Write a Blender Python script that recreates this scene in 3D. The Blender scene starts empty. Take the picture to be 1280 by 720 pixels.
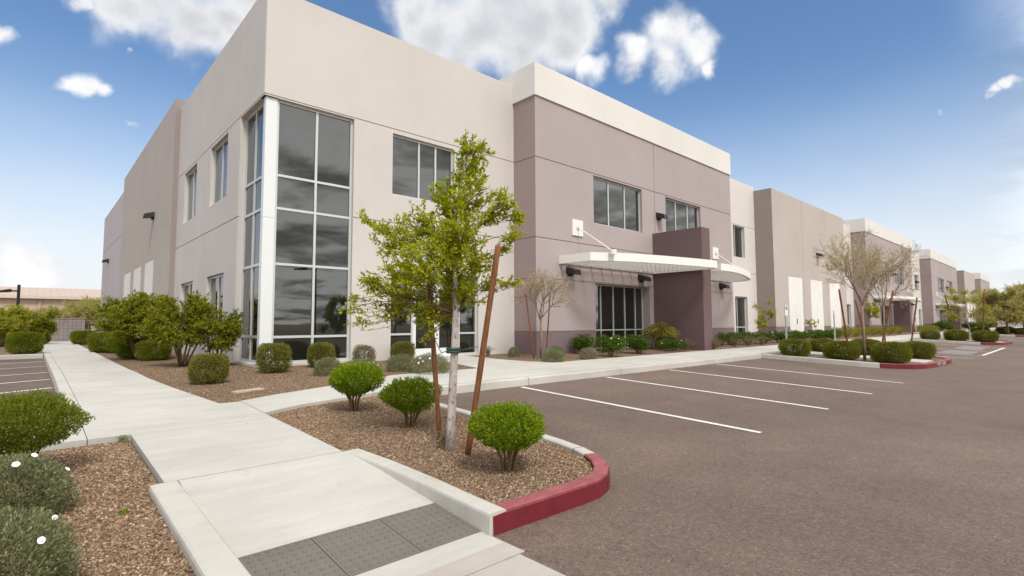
import bpy, math, random
import numpy as np
from mathutils import Vector
rng = np.random.default_rng(7)
random.seed(7)
sc = bpy.context.scene
col = sc.collection
R = math.radians

# ------------------------------------------------------------------ terrain
def A(Y): return 0.0425*min(max(Y-2.94, 0), 4.71)          # asphalt
def K(Y):                                                   # kerb tops, pavements
    if Y <= 7.65: return A(Y)+.15
    return .35+.018*(min(Y, 13.7)-7.65)
YB = [2.94, 4.85, 7.65, 13.7]

# ------------------------------------------------------------------ materials
def mat(name, colr=(.5,.5,.5), rough=.6, spec=.5, metal=0.0):
    m = bpy.data.materials.new(name); m.use_nodes = True
    b = m.node_tree.nodes['Principled BSDF']
    b.inputs['Base Color'].default_value = (*colr, 1)
    b.inputs['Roughness'].default_value = rough
    b.inputs['Specular IOR Level'].default_value = spec
    b.inputs['Metallic'].default_value = metal
    return m
def N(m, t, **kw):
    n = m.node_tree.nodes.new(t)
    for k, v in kw.items(): setattr(n, k, v)
    return n
def L(m, a, b): m.node_tree.links.new(a, b)
def srgb(r, g, b):
    f = lambda c: ((c/255+.055)/1.055)**2.4 if c > 10 else c/255/12.92
    return (f(r), f(g), f(b))
def noise(m, scale, detail=6, rough=.6, vec=None, dist=0):
    n = N(m, 'ShaderNodeTexNoise'); n.inputs['Scale'].default_value = scale
    n.inputs['Detail'].default_value = detail; n.inputs['Roughness'].default_value = rough
    n.inputs['Distortion'].default_value = dist
    if vec: L(m, vec, n.inputs['Vector'])
    return n
def ramp(m, fac, stops):
    r = N(m, 'ShaderNodeValToRGB'); e = r.color_ramp.elements
    while len(e) < len(stops): e.new(.5)
    for i, (p, c) in enumerate(stops):
        e[i].position = p; e[i].color = (*c, 1)
    L(m, fac, r.inputs['Fac']); return r
def objco(m, scale=(1,1,1)):
    t = N(m, 'ShaderNodeTexCoord'); mp = N(m, 'ShaderNodeMapping')
    mp.inputs['Scale'].default_value = scale
    L(m, t.outputs['Object'], mp.inputs['Vector']); return mp.outputs['Vector']
def mixc(m, fac, a, b, mode='MIX'):
    x = N(m, 'ShaderNodeMix', data_type='RGBA', blend_type=mode)
    for s, v in ((x.inputs['Factor'], fac), (x.inputs[6], a), (x.inputs[7], b)):
        if hasattr(v, 'links'): L(m, v, s)
        elif isinstance(v, tuple): s.default_value = (*v, 1)
        else: s.default_value = v
    return x.outputs[2]
def bump(m, h, strength, dist, prev=None):
    b = N(m, 'ShaderNodeBump'); b.inputs['Strength'].default_value = strength
    b.inputs['Distance'].default_value = dist; L(m, h, b.inputs['Height'])
    if prev: L(m, prev, b.inputs['Normal'])
    return b.outputs['Normal']
def bsdf(m): return m.node_tree.nodes['Principled BSDF']

def paint_wall(name, c):
    m = mat(name, c, .75, .3); b = bsdf(m)
    v = objco(m)
    n1 = noise(m, .35, 6, .65, v); n2 = noise(m, 1.0, 5, .6, objco(m, (2.2, 2.2, .07)))
    n3 = noise(m, 90, 3, .6, v)
    d = tuple(x*.95 for x in c); h = tuple(min(1, x*1.06) for x in c)
    a = ramp(m, n1.outputs['Fac'], [(.3, d), (.7, h)])
    s = ramp(m, n2.outputs['Fac'], [(.25, (.97, .967, .965)), (.5, (1, 1, 1))])
    L(m, mixc(m, .55, a.outputs['Color'], s.outputs['Color'], 'MULTIPLY'), b.inputs['Base Color'])
    nb = bump(m, n1.outputs['Fac'], .25, .02)
    L(m, bump(m, n3.outputs['Fac'], .25, .004, nb), b.inputs['Normal'])
    return m
M = {}
M['beige'] = paint_wall('beige_paint', srgb(203, 196, 189))
M['pale'] = paint_wall('pale_paint', srgb(214, 208, 201))
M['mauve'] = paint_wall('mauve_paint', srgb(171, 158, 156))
M['plum'] = paint_wall('plum_paint', srgb(124, 105, 109))
M['pier'] = paint_wall('dark_plum_paint', srgb(108, 87, 89))
M['cream'] = paint_wall('cream_paint', srgb(222, 218, 211))
M['tan'] = paint_wall('tan_paint', srgb(184, 173, 164))
M['tandark'] = paint_wall('tan_return_dark', srgb(147, 136, 129))  # darkened copy of the tan, used only on the tan return faces
M['mauvedark'] = paint_wall('mauve_return_dark', srgb(155, 138, 137))  # mauve again in a darker tone, for the side returns of the bays
M['lilac'] = paint_wall('lilac_paint', srgb(189, 180, 179))
M['white'] = paint_wall('white_paint', srgb(228, 224, 218))
M['alu'] = mat('aluminium', srgb(205, 207, 205), .35, .5, .25)
M['column'] = mat('column_metal', srgb(226, 228, 226), .38, .5, .1)
M['blackmetal'] = mat('black_metal', (.018, .016, .016), .5)
M['lens'] = mat('lamp_lens', (.12, .12, .12), .2)
M['canopy'] = mat('canopy_white', srgb(234, 232, 226), .5)
M['roofing'] = mat('roofing', (.4, .38, .36), .9)
g = mat('tinted_glass', (.012, .014, .011), .015, .5)
bsdf(g).inputs['IOR'].default_value = 2.0
v = objco(g); nn = noise(g, .8, 2, .5, v); L(g, bump(g, nn.outputs['Fac'], .04, .02), bsdf(g).inputs['Normal'])
M['glass'] = g

def concrete(name, c):
    m = mat(name, c, .85, .3); b = bsdf(m); v = objco(m)
    n1 = noise(m, .7, 7, .65, v); n2 = noise(m, 1.6, 5, .65, objco(m, (.45, 3.2, 1))); n3 = noise(m, 160, 3, .7, v)
    n4 = noise(m, 5, 6, .7, v, 1.2)
    a = ramp(m, n1.outputs['Fac'], [(.25, tuple(x*.80 for x in c)), (.75, tuple(min(1, x*1.08) for x in c))])
    s = ramp(m, n2.outputs['Fac'], [(.3, (.80, .79, .77)), (.6, (1, 1, 1))])
    t = ramp(m, n4.outputs['Fac'], [(.28, (.78, .76, .72)), (.42, (1, 1, 1))])
    x = mixc(m, .6, a.outputs['Color'], s.outputs['Color'], 'MULTIPLY')
    x = mixc(m, .45, x, t.outputs['Color'], 'MULTIPLY')
    f = ramp(m, n3.outputs['Fac'], [(.3, (.88, .88, .88)), (.6, (1, 1, 1))])
    L(m, mixc(m, .6, x, f.outputs['Color'], 'MULTIPLY'), b.inputs['Base Color'])
    L(m, bump(m, n3.outputs['Fac'], .3, .003), b.inputs['Normal'])
    return m
M['conc'] = concrete('concrete', srgb(194, 190, 181))
M['kerb'] = concrete('kerb_concrete', srgb(196, 191, 181))
M['apron'] = concrete('gutter_concrete', srgb(186, 176, 166))
M['marker'] = concrete('marker_concrete', srgb(200, 180, 160))
M['red'] = concrete('red_kerb_paint', srgb(114, 28, 38))
def worn_red():
    m = M['red']; b = bsdf(m); v = objco(m)
    n = noise(m, 22, 8, .75, v); n2 = noise(m, 3, 5, .7, v)
    s = b.inputs['Base Color'].links[0].from_socket
    f = ramp(m, n.outputs['Fac'], [(.65, (0,0,0)), (.74, (1,1,1))])
    x = mixc(m, f.outputs['Color'], s, srgb(178, 110, 108))
    ge = N(m, 'ShaderNodeNewGeometry'); sz = N(m, 'ShaderNodeSeparateXYZ'); L(m, ge.outputs['True Normal'], sz.inputs[0])
    n4 = noise(m, 9, 6, .7, v); wr = N(m, 'ShaderNodeMath', operation='MULTIPLY_ADD'); L(m, n4.outputs['Fac'], wr.inputs[0]); wr.inputs[1].default_value = 1.2; wr.inputs[2].default_value = .05
    wz = N(m, 'ShaderNodeMath', operation='MULTIPLY', use_clamp=True); L(m, wr.outputs[0], wz.inputs[0]); L(m, sz.outputs[2], wz.inputs[1])
    x = mixc(m, wz.outputs[0], x, srgb(172, 104, 106))
    f2 = ramp(m, n2.outputs['Fac'], [(.35, (.7,.66,.66)), (.6, (1,1,1))])
    L(m, mixc(m, .7, x, f2.outputs['Color'], 'MULTIPLY'), b.inputs['Base Color'])
    b.inputs['Roughness'].default_value = .6
worn_red()

def asphalt():
    c = (.194, .141, .113)
    m = mat('asphalt', c, .82, .4); b = bsdf(m); v = objco(m)
    n1 = noise(m, .22, 7, .65, v, .6); n2 = noise(m, 1.3, 6, .7, v); n3 = noise(m, 75, 3, .8, v)
    vo = N(m, 'ShaderNodeTexVoronoi'); vo.inputs['Scale'].default_value = 95; L(m, v, vo.inputs['Vector'])
    a = ramp(m, n1.outputs['Fac'], [(.3, tuple(x*.74 for x in c)), (.7, tuple(x*1.22 for x in c))])
    s = ramp(m, n2.outputs['Fac'], [(.3, (.78,.78,.78)), (.7, (1.0,1.0,1.0))])
    x = mixc(m, .7, a.outputs['Color'], s.outputs['Color'], 'MULTIPLY')
    t = ramp(m, vo.outputs['Color'], [(0, (.5,.5,.5)), (.45, (.85,.82,.8)), (.85, (1.15,1.08,1.0)), (1, (2.1,2.0,1.9))])
    x = mixc(m, .85, x, t.outputs['Color'], 'MULTIPLY')
    f = ramp(m, n3.outputs['Fac'], [(.35, (.62,.62,.62)), (.55, (1,1,1))])
    x = mixc(m, .8, x, f.outputs['Color'], 'MULTIPLY')
    vb = N(m, 'ShaderNodeTexVoronoi'); vb.inputs['Scale'].default_value = 38; L(m, v, vb.inputs['Vector'])
    tb = ramp(m, vb.outputs['Color'], [(0, (.62,.60,.58)), (.3, (.88,.87,.86)), (.75, (1.08,1.06,1.04)), (.93, (1.25,1.22,1.2)), (1, (2.0,1.9,1.8))])
    x = mixc(m, .7, x, tb.outputs['Color'], 'MULTIPLY')
    # faint oil and tyre patches
    st = noise(m, .55, 4, .55, objco(m, (1, .35, 1)), .4)
    sf = ramp(m, st.outputs['Fac'], [(.60, (1,1,1)), (.75, (.72,.70,.69))])
    x = mixc(m, .75, x, sf.outputs['Color'], 'MULTIPLY')
    L(m, x, b.inputs['Base Color'])
    nb = bump(m, vo.outputs['Distance'], .55, .006)
    L(m, bump(m, n2.outputs['Fac'], .2, .02, nb), b.inputs['Normal'])
    return m
M['asphalt'] = asphalt()
GR = [(.0, (.085,.050,.030)), (.2, (.165,.095,.052)), (.45, (.235,.145,.085)), (.66, (.29,.195,.12)), (.84, (.37,.275,.19)), (.95, (.50,.42,.33)), (1, (.15,.125,.11))]
def gravel_sheet():
    m = mat('gravel_sheet', (.25,.15,.09), .9, .3); b = bsdf(m); v = objco(m)
    vo = N(m, 'ShaderNodeTexVoronoi'); vo.inputs['Scale'].default_value = 55; L(m, v, vo.inputs['Vector'])
    sp = N(m, 'ShaderNodeSeparateColor'); L(m, vo.outputs['Color'], sp.inputs['Color'])
    a = ramp(m, sp.outputs['Red'], GR)
    d = ramp(m, vo.outputs['Distance'], [(.25, (1,1,1)), (.75, (.45,.42,.4))])
    n = noise(m, .8, 5, .6, v)
    w = ramp(m, n.outputs['Fac'], [(.3, (.75,.72,.7)), (.7, (1.1,1.08,1.05))])
    x = mixc(m, .8, a.outputs['Color'], d.outputs['Color'], 'MULTIPLY')
    L(m, mixc(m, .8, x, w.outputs['Color'], 'MULTIPLY'), b.inputs['Base Color'])
    inv = N(m, 'ShaderNodeMath', operation='SUBTRACT'); inv.inputs[0].default_value = 1; L(m, vo.outputs['Distance'], inv.inputs[1])
    L(m, bump(m, inv.outputs[0], .9, .012), b.inputs['Normal'])
    return m
M['gravelsheet'] = gravel_sheet()
def tint_mat(name, stops, rough=.6, trans=0.0, spec=.12):
    m = mat(name, stops[0][1], max(rough, .65), spec); b = bsdf(m)
    at = N(m, 'ShaderNodeAttribute', attribute_name='tint')
    r = ramp(m, at.outputs['Fac'], stops)
    L(m, r.outputs['Color'], b.inputs['Base Color'])
    if trans:
        tr = N(m, 'ShaderNodeBsdfTranslucent'); mx = N(m, 'ShaderNodeMixShader'); mx.inputs[0].default_value = trans
        hs = N(m, 'ShaderNodeHueSaturation'); hs.inputs['Value'].default_value = 1.3; hs.inputs['Saturation'].default_value = 1.1
        L(m, r.outputs['Color'], hs.inputs['Color']); L(m, hs.outputs['Color'], tr.inputs['Color'])
        out = m.node_tree.nodes['Material Output']
        L(m, b.outputs[0], mx.inputs[1]); L(m, tr.outputs[0], mx.inputs[2]); L(m, mx.outputs[0], out.inputs['Surface'])
    return m
M['pebble'] = tint_mat('pebbles', GR, .85)
M['topiary'] = tint_mat('topiary_leaf', [(0, (.085,.125,.006)), (.5, (.17,.245,.010)), (1, (.30,.39,.020))], .5, .3)
M['darktop'] = tint_mat('hedge_leaf', [(0, (.085,.105,.010)), (.5, (.155,.185,.016)), (1, (.26,.29,.032))], .5, .3)
M['island'] = tint_mat('island_leaf', [(0, (.085,.095,.012)), (.5, (.165,.175,.022)), (.9, (.25,.25,.04)), (1, (.30,.20,.07))], .6, .25)
M['cube'] = tint_mat('clipped_leaf', [(0, (.10,.10,.022)), (.5, (.19,.185,.036)), (.85, (.27,.265,.055)), (1, (.33,.24,.10))], .6, .25)
M['grey'] = tint_mat('greygreen_leaf', [(0, (.10,.115,.050)), (.5, (.22,.24,.115)), (.82, (.34,.35,.19)), (1, (.50,.40,.26))], .6, .3)
M['dusty'] = tint_mat('dusty_leaf', [(0, (.16,.135,.08)), (.5, (.27,.24,.15)), (1, (.40,.36,.25))], .7, .25)
M['glossy'] = tint_mat('glossy_leaf', [(0, (.03,.055,.008)), (.5, (.065,.115,.014)), (1, (.17,.24,.026))], .4, .2)
M['spiky'] = tint_mat('spiky_leaf', [(0, (.12,.12,.018)), (.6, (.27,.25,.04)), (1, (.42,.34,.10))], .5, .25)
M['oak'] = tint_mat('young_leaf', [(0, (.16,.19,.012)), (.35, (.32,.36,.020)), (.75, (.48,.51,.040)), (.93, (.62,.60,.08)), (1, (.52,.33,.07))], .45, .48)
M['multi'] = tint_mat('multistem_leaf', [(0, (.09,.115,.012)), (.4, (.20,.235,.022)), (.75, (.34,.36,.034)), (.93, (.46,.44,.055)), (1, (.50,.25,.08))], .5, .45)
M['yellow'] = tint_mat('yellow_leaf', [(0, (.22,.23,.026)), (.5, (.42,.42,.05)), (1, (.62,.60,.15))], .6, .5)
M['olive'] = tint_mat('olive_leaf', [(0, (.28,.25,.075)), (.5, (.50,.45,.16)), (1, (.68,.62,.30))], .6, .5)
M['buds'] = tint_mat('pale_bud', [(0, (.36,.28,.14)), (.5, (.56,.47,.27)), (1, (.72,.65,.43))], .7, .4)
M['drytwig'] = tint_mat('dry_leaf', [(0, (.14,.10,.06)), (.6, (.26,.19,.11)), (1, (.20,.21,.07))], .8, .2)
def bark(name, c, sc_=14):
    m = mat(name, c, .9, .2); b = bsdf(m); v = objco(m, (1, 1, .25))
    n = noise(m, sc_, 8, .7, v)
    a = ramp(m, n.outputs['Fac'], [(.3, tuple(x*.5 for x in c)), (.55, c), (.75, tuple(min(1, x*1.35) for x in c))])
    L(m, a.outputs['Color'], b.inputs['Base Color']); L(m, bump(m, n.outputs['Fac'], .7, .01), b.inputs['Normal'])
    return m
M['bark'] = bark('grey_bark', srgb(184, 173, 164), 18)
_m = M['bark']; _b = bsdf(_m); _s = _b.inputs['Base Color'].links[0].from_socket; _n = noise(_m, 34, 5, .65, objco(_m, (1, 1, .55)))
L(_m, mixc(_m, ramp(_m, _n.outputs['Fac'], [(.56, (0,0,0)), (.64, (1,1,1))]).outputs['Color'], _s, srgb(104, 92, 82)), _b.inputs['Base Color'])
M['browntwig'] = bark('brown_bark', srgb(112, 88, 66), 25)
M['tanbark'] = bark('tan_bark', srgb(144, 124, 107), 20)
M['stake'] = bark('stake_wood', srgb(130, 86, 56), 22)
M['rubber'] = mat('rubber_tie', (.03,.07,.05), .6)
M['wire'] = mat('wire', (.2,.2,.2), .4, .5, .8)
M['petal'] = mat('petal', (.85,.85,.82), .6)
M['yellowc'] = mat('flower_centre', (.6,.45,.05), .7)
M['linewhite'] = concrete('line_paint', srgb(222, 218, 210))
M['lineorange'] = concrete('line_ochre', srgb(205, 165, 125))
M['lineblue'] = concrete('pad_blue', srgb(134, 130, 130))
M['tactile'] = concrete('tactile_grey', srgb(118, 112, 106))
M['post'] = mat('galvanised', srgb(180, 190, 186), .45, .5, .4)
M['signwhite'] = mat('sign_white', srgb(225, 225, 225), .4)
M['signblue'] = mat('sign_blue', srgb(90, 105, 125), .4)
def block():
    m = mat('masonry', srgb(140,128,124), .9); b = bsdf(m)
    br = N(m, 'ShaderNodeTexBrick'); br.offset = 0
    br.inputs['Scale'].default_value = 1; br.inputs['Brick Width'].default_value = .2; br.inputs['Row Height'].default_value = .2
    br.inputs['Mortar Size'].default_value = .012
    br.inputs['Color1'].default_value = (*srgb(148,135,131), 1); br.inputs['Color2'].default_value = (*srgb(138,126,122), 1)
    br.inputs['Mortar'].default_value = (*srgb(112,102,100), 1)
    t = N(m, 'ShaderNodeTexCoord'); s = N(m, 'ShaderNodeSeparateXYZ'); c = N(m, 'ShaderNodeCombineXYZ'); ad = N(m, 'ShaderNodeMath')
    L(m, t.outputs['Object'], s.inputs[0]); L(m, s.outputs[0], ad.inputs[0]); L(m, s.outputs[1], ad.inputs[1])
    L(m, ad.outputs[0], c.inputs[0]); L(m, s.outputs[2], c.inputs[1]); L(m, c.outputs[0], br.inputs['Vector'])
    L(m, br.outputs['Color'], b.inputs['Base Color']); return m
M['masonry'] = block()
def ribbed(name, c, axis_scale):
    m = mat(name, c, .55, .4); b = bsdf(m)
    w = N(m, 'ShaderNodeTexWave', wave_profile='SAW'); w.inputs['Scale'].default_value = axis_scale
    L(m, objco(m), w.inputs['Vector'])
    a = ramp(m, w.outputs['Fac'], [(.0, tuple(x*.88 for x in c)), (.12, c), (.9, c), (1, tuple(x*.88 for x in c))])
    L(m, a.outputs['Color'], b.inputs['Base Color']); L(m, bump(m, w.outputs['Fac'], .6, .05), b.inputs['Normal'])
    return m
M['whwall'] = ribbed('warehouse_wall', srgb(184, 160, 142), .30)
M['whroof'] = ribbed('warehouse_roof', srgb(190, 168, 150), .30)
M['whtrim'] = mat('warehouse_trim', srgb(200, 186, 172), .6)
M['dirt'] = mat('dirt', (.20, .15, .11), .95)
_m = M['dirt']; _n = noise(_m, .4, 8, .7, objco(_m)); L(_m, ramp(_m, _n.outputs['Fac'], [(.3, (.15,.11,.075)), (.7, (.26,.20,.15))]).outputs['Color'], bsdf(_m).inputs['Base Color'])

# ------------------------------------------------------------------ mesh builder
class MB:
    def __init__(s): s.v = []; s.f = []; s.m = []
    def quad(s, a, b, c, d, mi=0):
        n = len(s.v); s.v += [tuple(a), tuple(b), tuple(c), tuple(d)]; s.f.append((n, n+1, n+2, n+3)); s.m.append(mi)
    def poly(s, pts, mi=0):
        n = len(s.v); s.v += [tuple(p) for p in pts]; s.f.append(tuple(range(n, n+len(pts)))); s.m.append(mi)
    def hexa(s, p, mi=0):      # 8 points: bottom ring 0-3, top ring 4-7
        n = len(s.v); s.v += [tuple(q) for q in p]
        for f in ((0,3,2,1), (4,5,6,7), (0,1,5,4), (1,2,6,5), (2,3,7,6), (3,0,4,7)):
            s.f.append(tuple(n+i for i in f)); s.m.append(mi)
    def box(s, x0, x1, y0, y1, z0, z1, mi=0):
        s.hexa([(x0,y0,z0), (x1,y0,z0), (x1,y1,z0), (x0,y1,z0), (x0,y0,z1), (x1,y0,z1), (x1,y1,z1), (x0,y1,z1)], mi)
    def tube(s, pts, rad, n=6, mi=0, cap=True):
        pts = [Vector(p) for p in pts]; k0 = len(s.v)
        if not hasattr(rad, '__len__'): rad = [rad]*len(pts)
        ref = None
        for i, p in enumerate(pts):
            d = (pts[min(i+1, len(pts)-1)]-pts[max(i-1, 0)])
            d = d.normalized() if d.length > 1e-9 else Vector((0,0,1))
            if ref is None: ref = d.orthogonal().normalized()
            ref = (ref-d*ref.dot(d)); ref = ref.normalized() if ref.length > 1e-6 else d.orthogonal().normalized()
            w = d.cross(ref)
            for j in range(n):
                a = 2*math.pi*j/n; q = p+(ref*math.cos(a)+w*math.sin(a))*rad[i]; s.v.append(tuple(q))
        for i in range(len(pts)-1):
            for j in range(n):
                a = k0+i*n+j; b = k0+i*n+(j+1) % n
                s.f.append((a, b, b+n, a+n)); s.m.append(mi)
        if cap:
            s.f.append(tuple(k0+j for j in reversed(range(n)))); s.m.append(mi)
            e = k0+(len(pts)-1)*n; s.f.append(tuple(e+j for j in range(n))); s.m.append(mi)
    def build(s, name, mats, parent=None, loc=None, smooth=False):
        me = bpy.data.meshes.new(name); me.from_pydata(s.v, [], s.f); me.update()
        if not isinstance(mats, (list, tuple)): mats = [mats]
        for m in mats: me.materials.append(m)
        if len(mats) > 1: me.polygons.foreach_set('material_index', s.m)
        if smooth: me.polygons.foreach_set('use_smooth', [True]*len(s.f))
        o = bpy.data.objects.new(name, me); col.objects.link(o)
        if parent: o.parent = parent
        if loc: o.location = loc
        return o
def empty(name, loc=(0,0,0), rz=0):
    o = bpy.data.objects.new(name, None); col.objects.link(o); o.location = loc; o.rotation_euler = (0,0,rz); o.empty_display_size = .2
    return o
def tag(o, label, cat, group=None):
    o['label'] = label; o['category'] = cat
    if group: o['group'] = group
    return o
def struct(o): o['kind'] = 'structure'; return o
def copy_tree(o, parent=None):
    c = o.copy(); col.objects.link(c)
    if parent: c.parent = parent
    for ch in list(o.children): copy_tree(ch, c)
    return c

# numpy quads -> mesh with a random 'tint' per face
def np_mesh(name, V, F, tint, m, parent=None, loc=None, smooth=False):
    me = bpy.data.meshes.new(name)
    nv, nf, k = len(V), len(F), F.shape[1]
    me.vertices.add(nv); me.vertices.foreach_set('co', V.astype(np.float32).ravel())
    me.loops.add(nf*k); me.loops.foreach_set('vertex_index', F.astype(np.int32).ravel())
    me.polygons.add(nf); me.polygons.foreach_set('loop_start', np.arange(0, nf*k, k, dtype=np.int32))
    me.update(calc_edges=True)
    a = me.attributes.new('tint', 'FLOAT', 'FACE'); a.data.foreach_set('value', tint.astype(np.float32))
    if smooth: me.polygons.foreach_set('use_smooth', np.ones(nf, dtype=bool))
    me.materials.append(m)
    o = bpy.data.objects.new(name, me); col.objects.link(o)
    if parent: o.parent = parent
    if loc: o.location = loc
    return o
def norm(a): return a/np.maximum(np.linalg.norm(a, axis=1, keepdims=True), 1e-9)
def leaf_arrays(C, D, ln, wd, fold=.25):
    n = len(C); D = norm(D); Rv = norm(rng.normal(size=(n,3))); S = norm(np.cross(D, Rv)); U = np.cross(S, D)
    ln = np.broadcast_to(ln, n)[:,None]; wd = np.broadcast_to(wd, n)[:,None]
    mid = C+D*ln*.5+U*ln*fold*.4
    V = np.stack([C, mid+S*wd*.5, C+D*ln, mid-S*wd*.5], 1).reshape(-1,3)
    F = np.arange(n*4).reshape(n,4)
    return V, F
def leaves(name, C, D, ln, wd, m, parent=None, tint=None):
    V, F = leaf_arrays(C, D, ln, wd)
    if tint is None: tint = np.clip(rng.normal(.5, .22, len(C)), 0, 1)
    return np_mesh(name, V, F, tint, m, parent)
def unit(n): return norm(rng.normal(size=(n,3)))
def lump(d, seed, f=3.0):
    r = np.random.default_rng(seed); out = np.zeros(len(d))
    for i in range(6):
        k = r.normal(size=3)*f; out += np.sin(d@k+r.uniform(0, 6.28))/6
    return out

# ------------------------------------------------------------------ slabs
def clip(poly, ax, val, keep_less):
    out = []
    for i in range(len(poly)):
        a, b = poly[i], poly[(i+1) % len(poly)]
        ia = (a[ax] <= val) if keep_less else (a[ax] >= val); ib = (b[ax] <= val) if keep_less else (b[ax] >= val)
        if ia: out.append(a)
        if ia != ib:
            t = (val-a[ax])/(b[ax]-a[ax]); out.append((a[0]+(b[0]-a[0])*t, a[1]+(b[1]-a[1])*t))
    return out
def bands(poly, cuts, ax=1, gap=0.0):
    ps = [poly]; res = []
    c = [-1e9]+sorted(cuts)+[1e9]
    for i in range(len(c)-1):
        q = clip(clip(poly, ax, c[i]+gap/2, False), ax, c[i+1]-gap/2, True)
        if len(q) >= 3: res.append(q)
    return res
def slab(mb, poly, fn, thick, mi=0, cutx=(), cuty=(), gap=.008, prof=YB):
    for q1 in bands(poly, cuty, 1, gap):
        for q2 in bands(q1, cutx, 0, gap):
            for q in bands(q2, prof, 1, 0):
                top = [(x, y, fn(y)) for x, y in q]
                mb.poly(top, mi)
                for i in range(len(q)):
                    a, b = top[i], top[(i+1) % len(q)]
                    if abs(a[1]-b[1]) < 1e-7 and any(abs(a[1]-k) < 1e-6 for k in prof): continue
                    mb.quad(a, b, (b[0], b[1], b[2]-thick), (a[0], a[1], a[2]-thick), mi)
def sheet(mb, poly, fn, mi=0, prof=YB):
    for q in bands(poly, prof, 1, 0): mb.poly([(x, y, fn(y)) for x, y in q], mi)

# ================================================================== SETTING
BIG = 3000
mb = MB(); sheet(mb, [(-BIG,-BIG), (BIG,-BIG), (BIG,BIG), (-BIG,BIG)], lambda y: A(y)-.10 if y < 7.7 else .10, 0, [2.94, 7.65, 7.66])
struct(mb.build('ground', M['dirt']))
mb = MB()
sheet(mb, [(-70,-95), (260,-95), (260,7.72), (-70,7.72)], A)
struct(mb.build('parking_lot', M['asphalt']))
mb = MB(); sheet(mb, [(-40,8.55), (.42,8.55), (.42,24.2), (-40,24.2)], lambda y: K(y)-.15)
struct(mb.build('side_parking', M['asphalt']))
# gravel beds (sheets) -----------------------------------------------
mb = MB()
LB = [(-9,2.72), (.72,2.72), (.72,4.84), (.80,4.84), (.80,6.72), (-9,6.72)]
sheet(mb, LB, lambda y: K(y)-.055)
struct(mb.build('gravel_bed', M['gravelsheet']))
ISL = [(2.5,2.93), (3.64,2.93), (3.9,3.1), (4.1,3.4), (4.2,3.7), (4.25,4.4), (4.32,6.9), (4.4,7.7), (2.84,7.42), (2.22,7.1), (2.26,4.9), (2.36,4.7), (2.44,2.95)]
mb = MB(); sheet(mb, ISL, lambda y: K(y)-.045); struct(mb.build('gravel_bed', M['gravelsheet']))
mb = MB(); sheet(mb, [(1.5,7.9), (150,7.9), (150,48), (1.5,48)], lambda y: K(y)-.03); struct(mb.build('gravel_bed', M['gravelsheet']))
mb = MB(); sheet(mb, [(-45,24.25), (.34,24.25), (.34,70), (-45,70)], lambda y: K(y)-.05); struct(mb.build('gravel_bed', M['gravelsheet']))
# walkways -----------------------------------------------------------
mb = MB()
slab(mb, [(.81,4.86), (2.25,4.86), (2.22,7.08), (2.22,8.12), (1.96,8.12), (1.80,10.1), (1.69,12), (1.64,14.5), (1.66,18), (1.72,24), (1.84,41.5), (.523,41.5), (.523,8.7), (-12,8.7), (-12,6.74), (.81,6.74)], K, .22,
     cuty=[6.74, 8.12, 10.4, 12.9, 15.4, 17.9, 20.4, 22.9, 25.4, 28, 31, 34, 37], cutx=[.46, -1.3, -3, -5])
struct(mb.build('walkway', M['conc']))
mb = MB()
slab(mb, [(2.23,7.09), (2.84,7.38), (4.0,7.66), (4.35,7.81), (150,7.81), (150,9.72), (5.6,9.72), (4.7,9.36), (4.01,8.97), (2.91,8.52), (2.23,8.16)], K, .22,
     cutx=[4.35]+[4.35+1.83*i for i in range(1, 80)])
struct(mb.build('sidewalk', M['conc']))
mb = MB(); slab(mb, [(7.85,9.73), (10.5,9.73), (10.1,10.4), (9.98,11.2), (9.98,13.2), (8.30,13.2), (8.25,11.5)], lambda y: K(y)+.001, .2, cuty=[11.4])
struct(mb.build('entrance_path', M['conc']))
def ent_path(dx):
    mb = MB(); slab(mb, [(dx,9.73), (dx+3,9.73), (dx+3,13.0), (dx,13.0)], lambda y: K(y)+.001, .2, cuty=[11.4]); struct(mb.build('entrance_path', M['conc']))
ent_path(60.0); ent_path(90.5)
# kerb ramp ----------------------------------------------------------
def W(y):
    return np.interp(y, [2.6, 2.88, 3.46, 4.845], [0.004, .012, .062, K(4.845)])
mb = MB(); xs = (.902, 2.358)
yy = [3.462, 3.9, 4.4, 4.845]
for a, b in zip(yy[:-1], yy[1:]): mb.quad((xs[0],a,W(a)), (xs[1],a,W(a)), (xs[1],b,W(b)), (xs[0],b,W(b)))
mb.quad((xs[0],2.6,W(2.6)), (xs[1],2.6,W(2.6)), (xs[1],3.462,W(3.462)-.03), (xs[0],3.462,W(3.462)-.03))
struct(mb.build('ramp', M['conc']))
mb = MB()
for (x0, x1, y0, y1) in ((-.5,.9,2.47,2.87), (.908,2.37,2.47,2.87), (-.5,.55,1.5,2.462), (.558,1.45,1.5,2.462), (1.458,2.32,1.5,2.462), (-.5,.55,.2,1.492), (.558,1.45,.2,1.492), (1.458,2.25,.2,1.492)):
    mb.box(x0, x1, y0, y1, -.1, .006 if y1 > 2.5 else .004)
struct(mb.build('gutter_apron', M['apron']))

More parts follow.
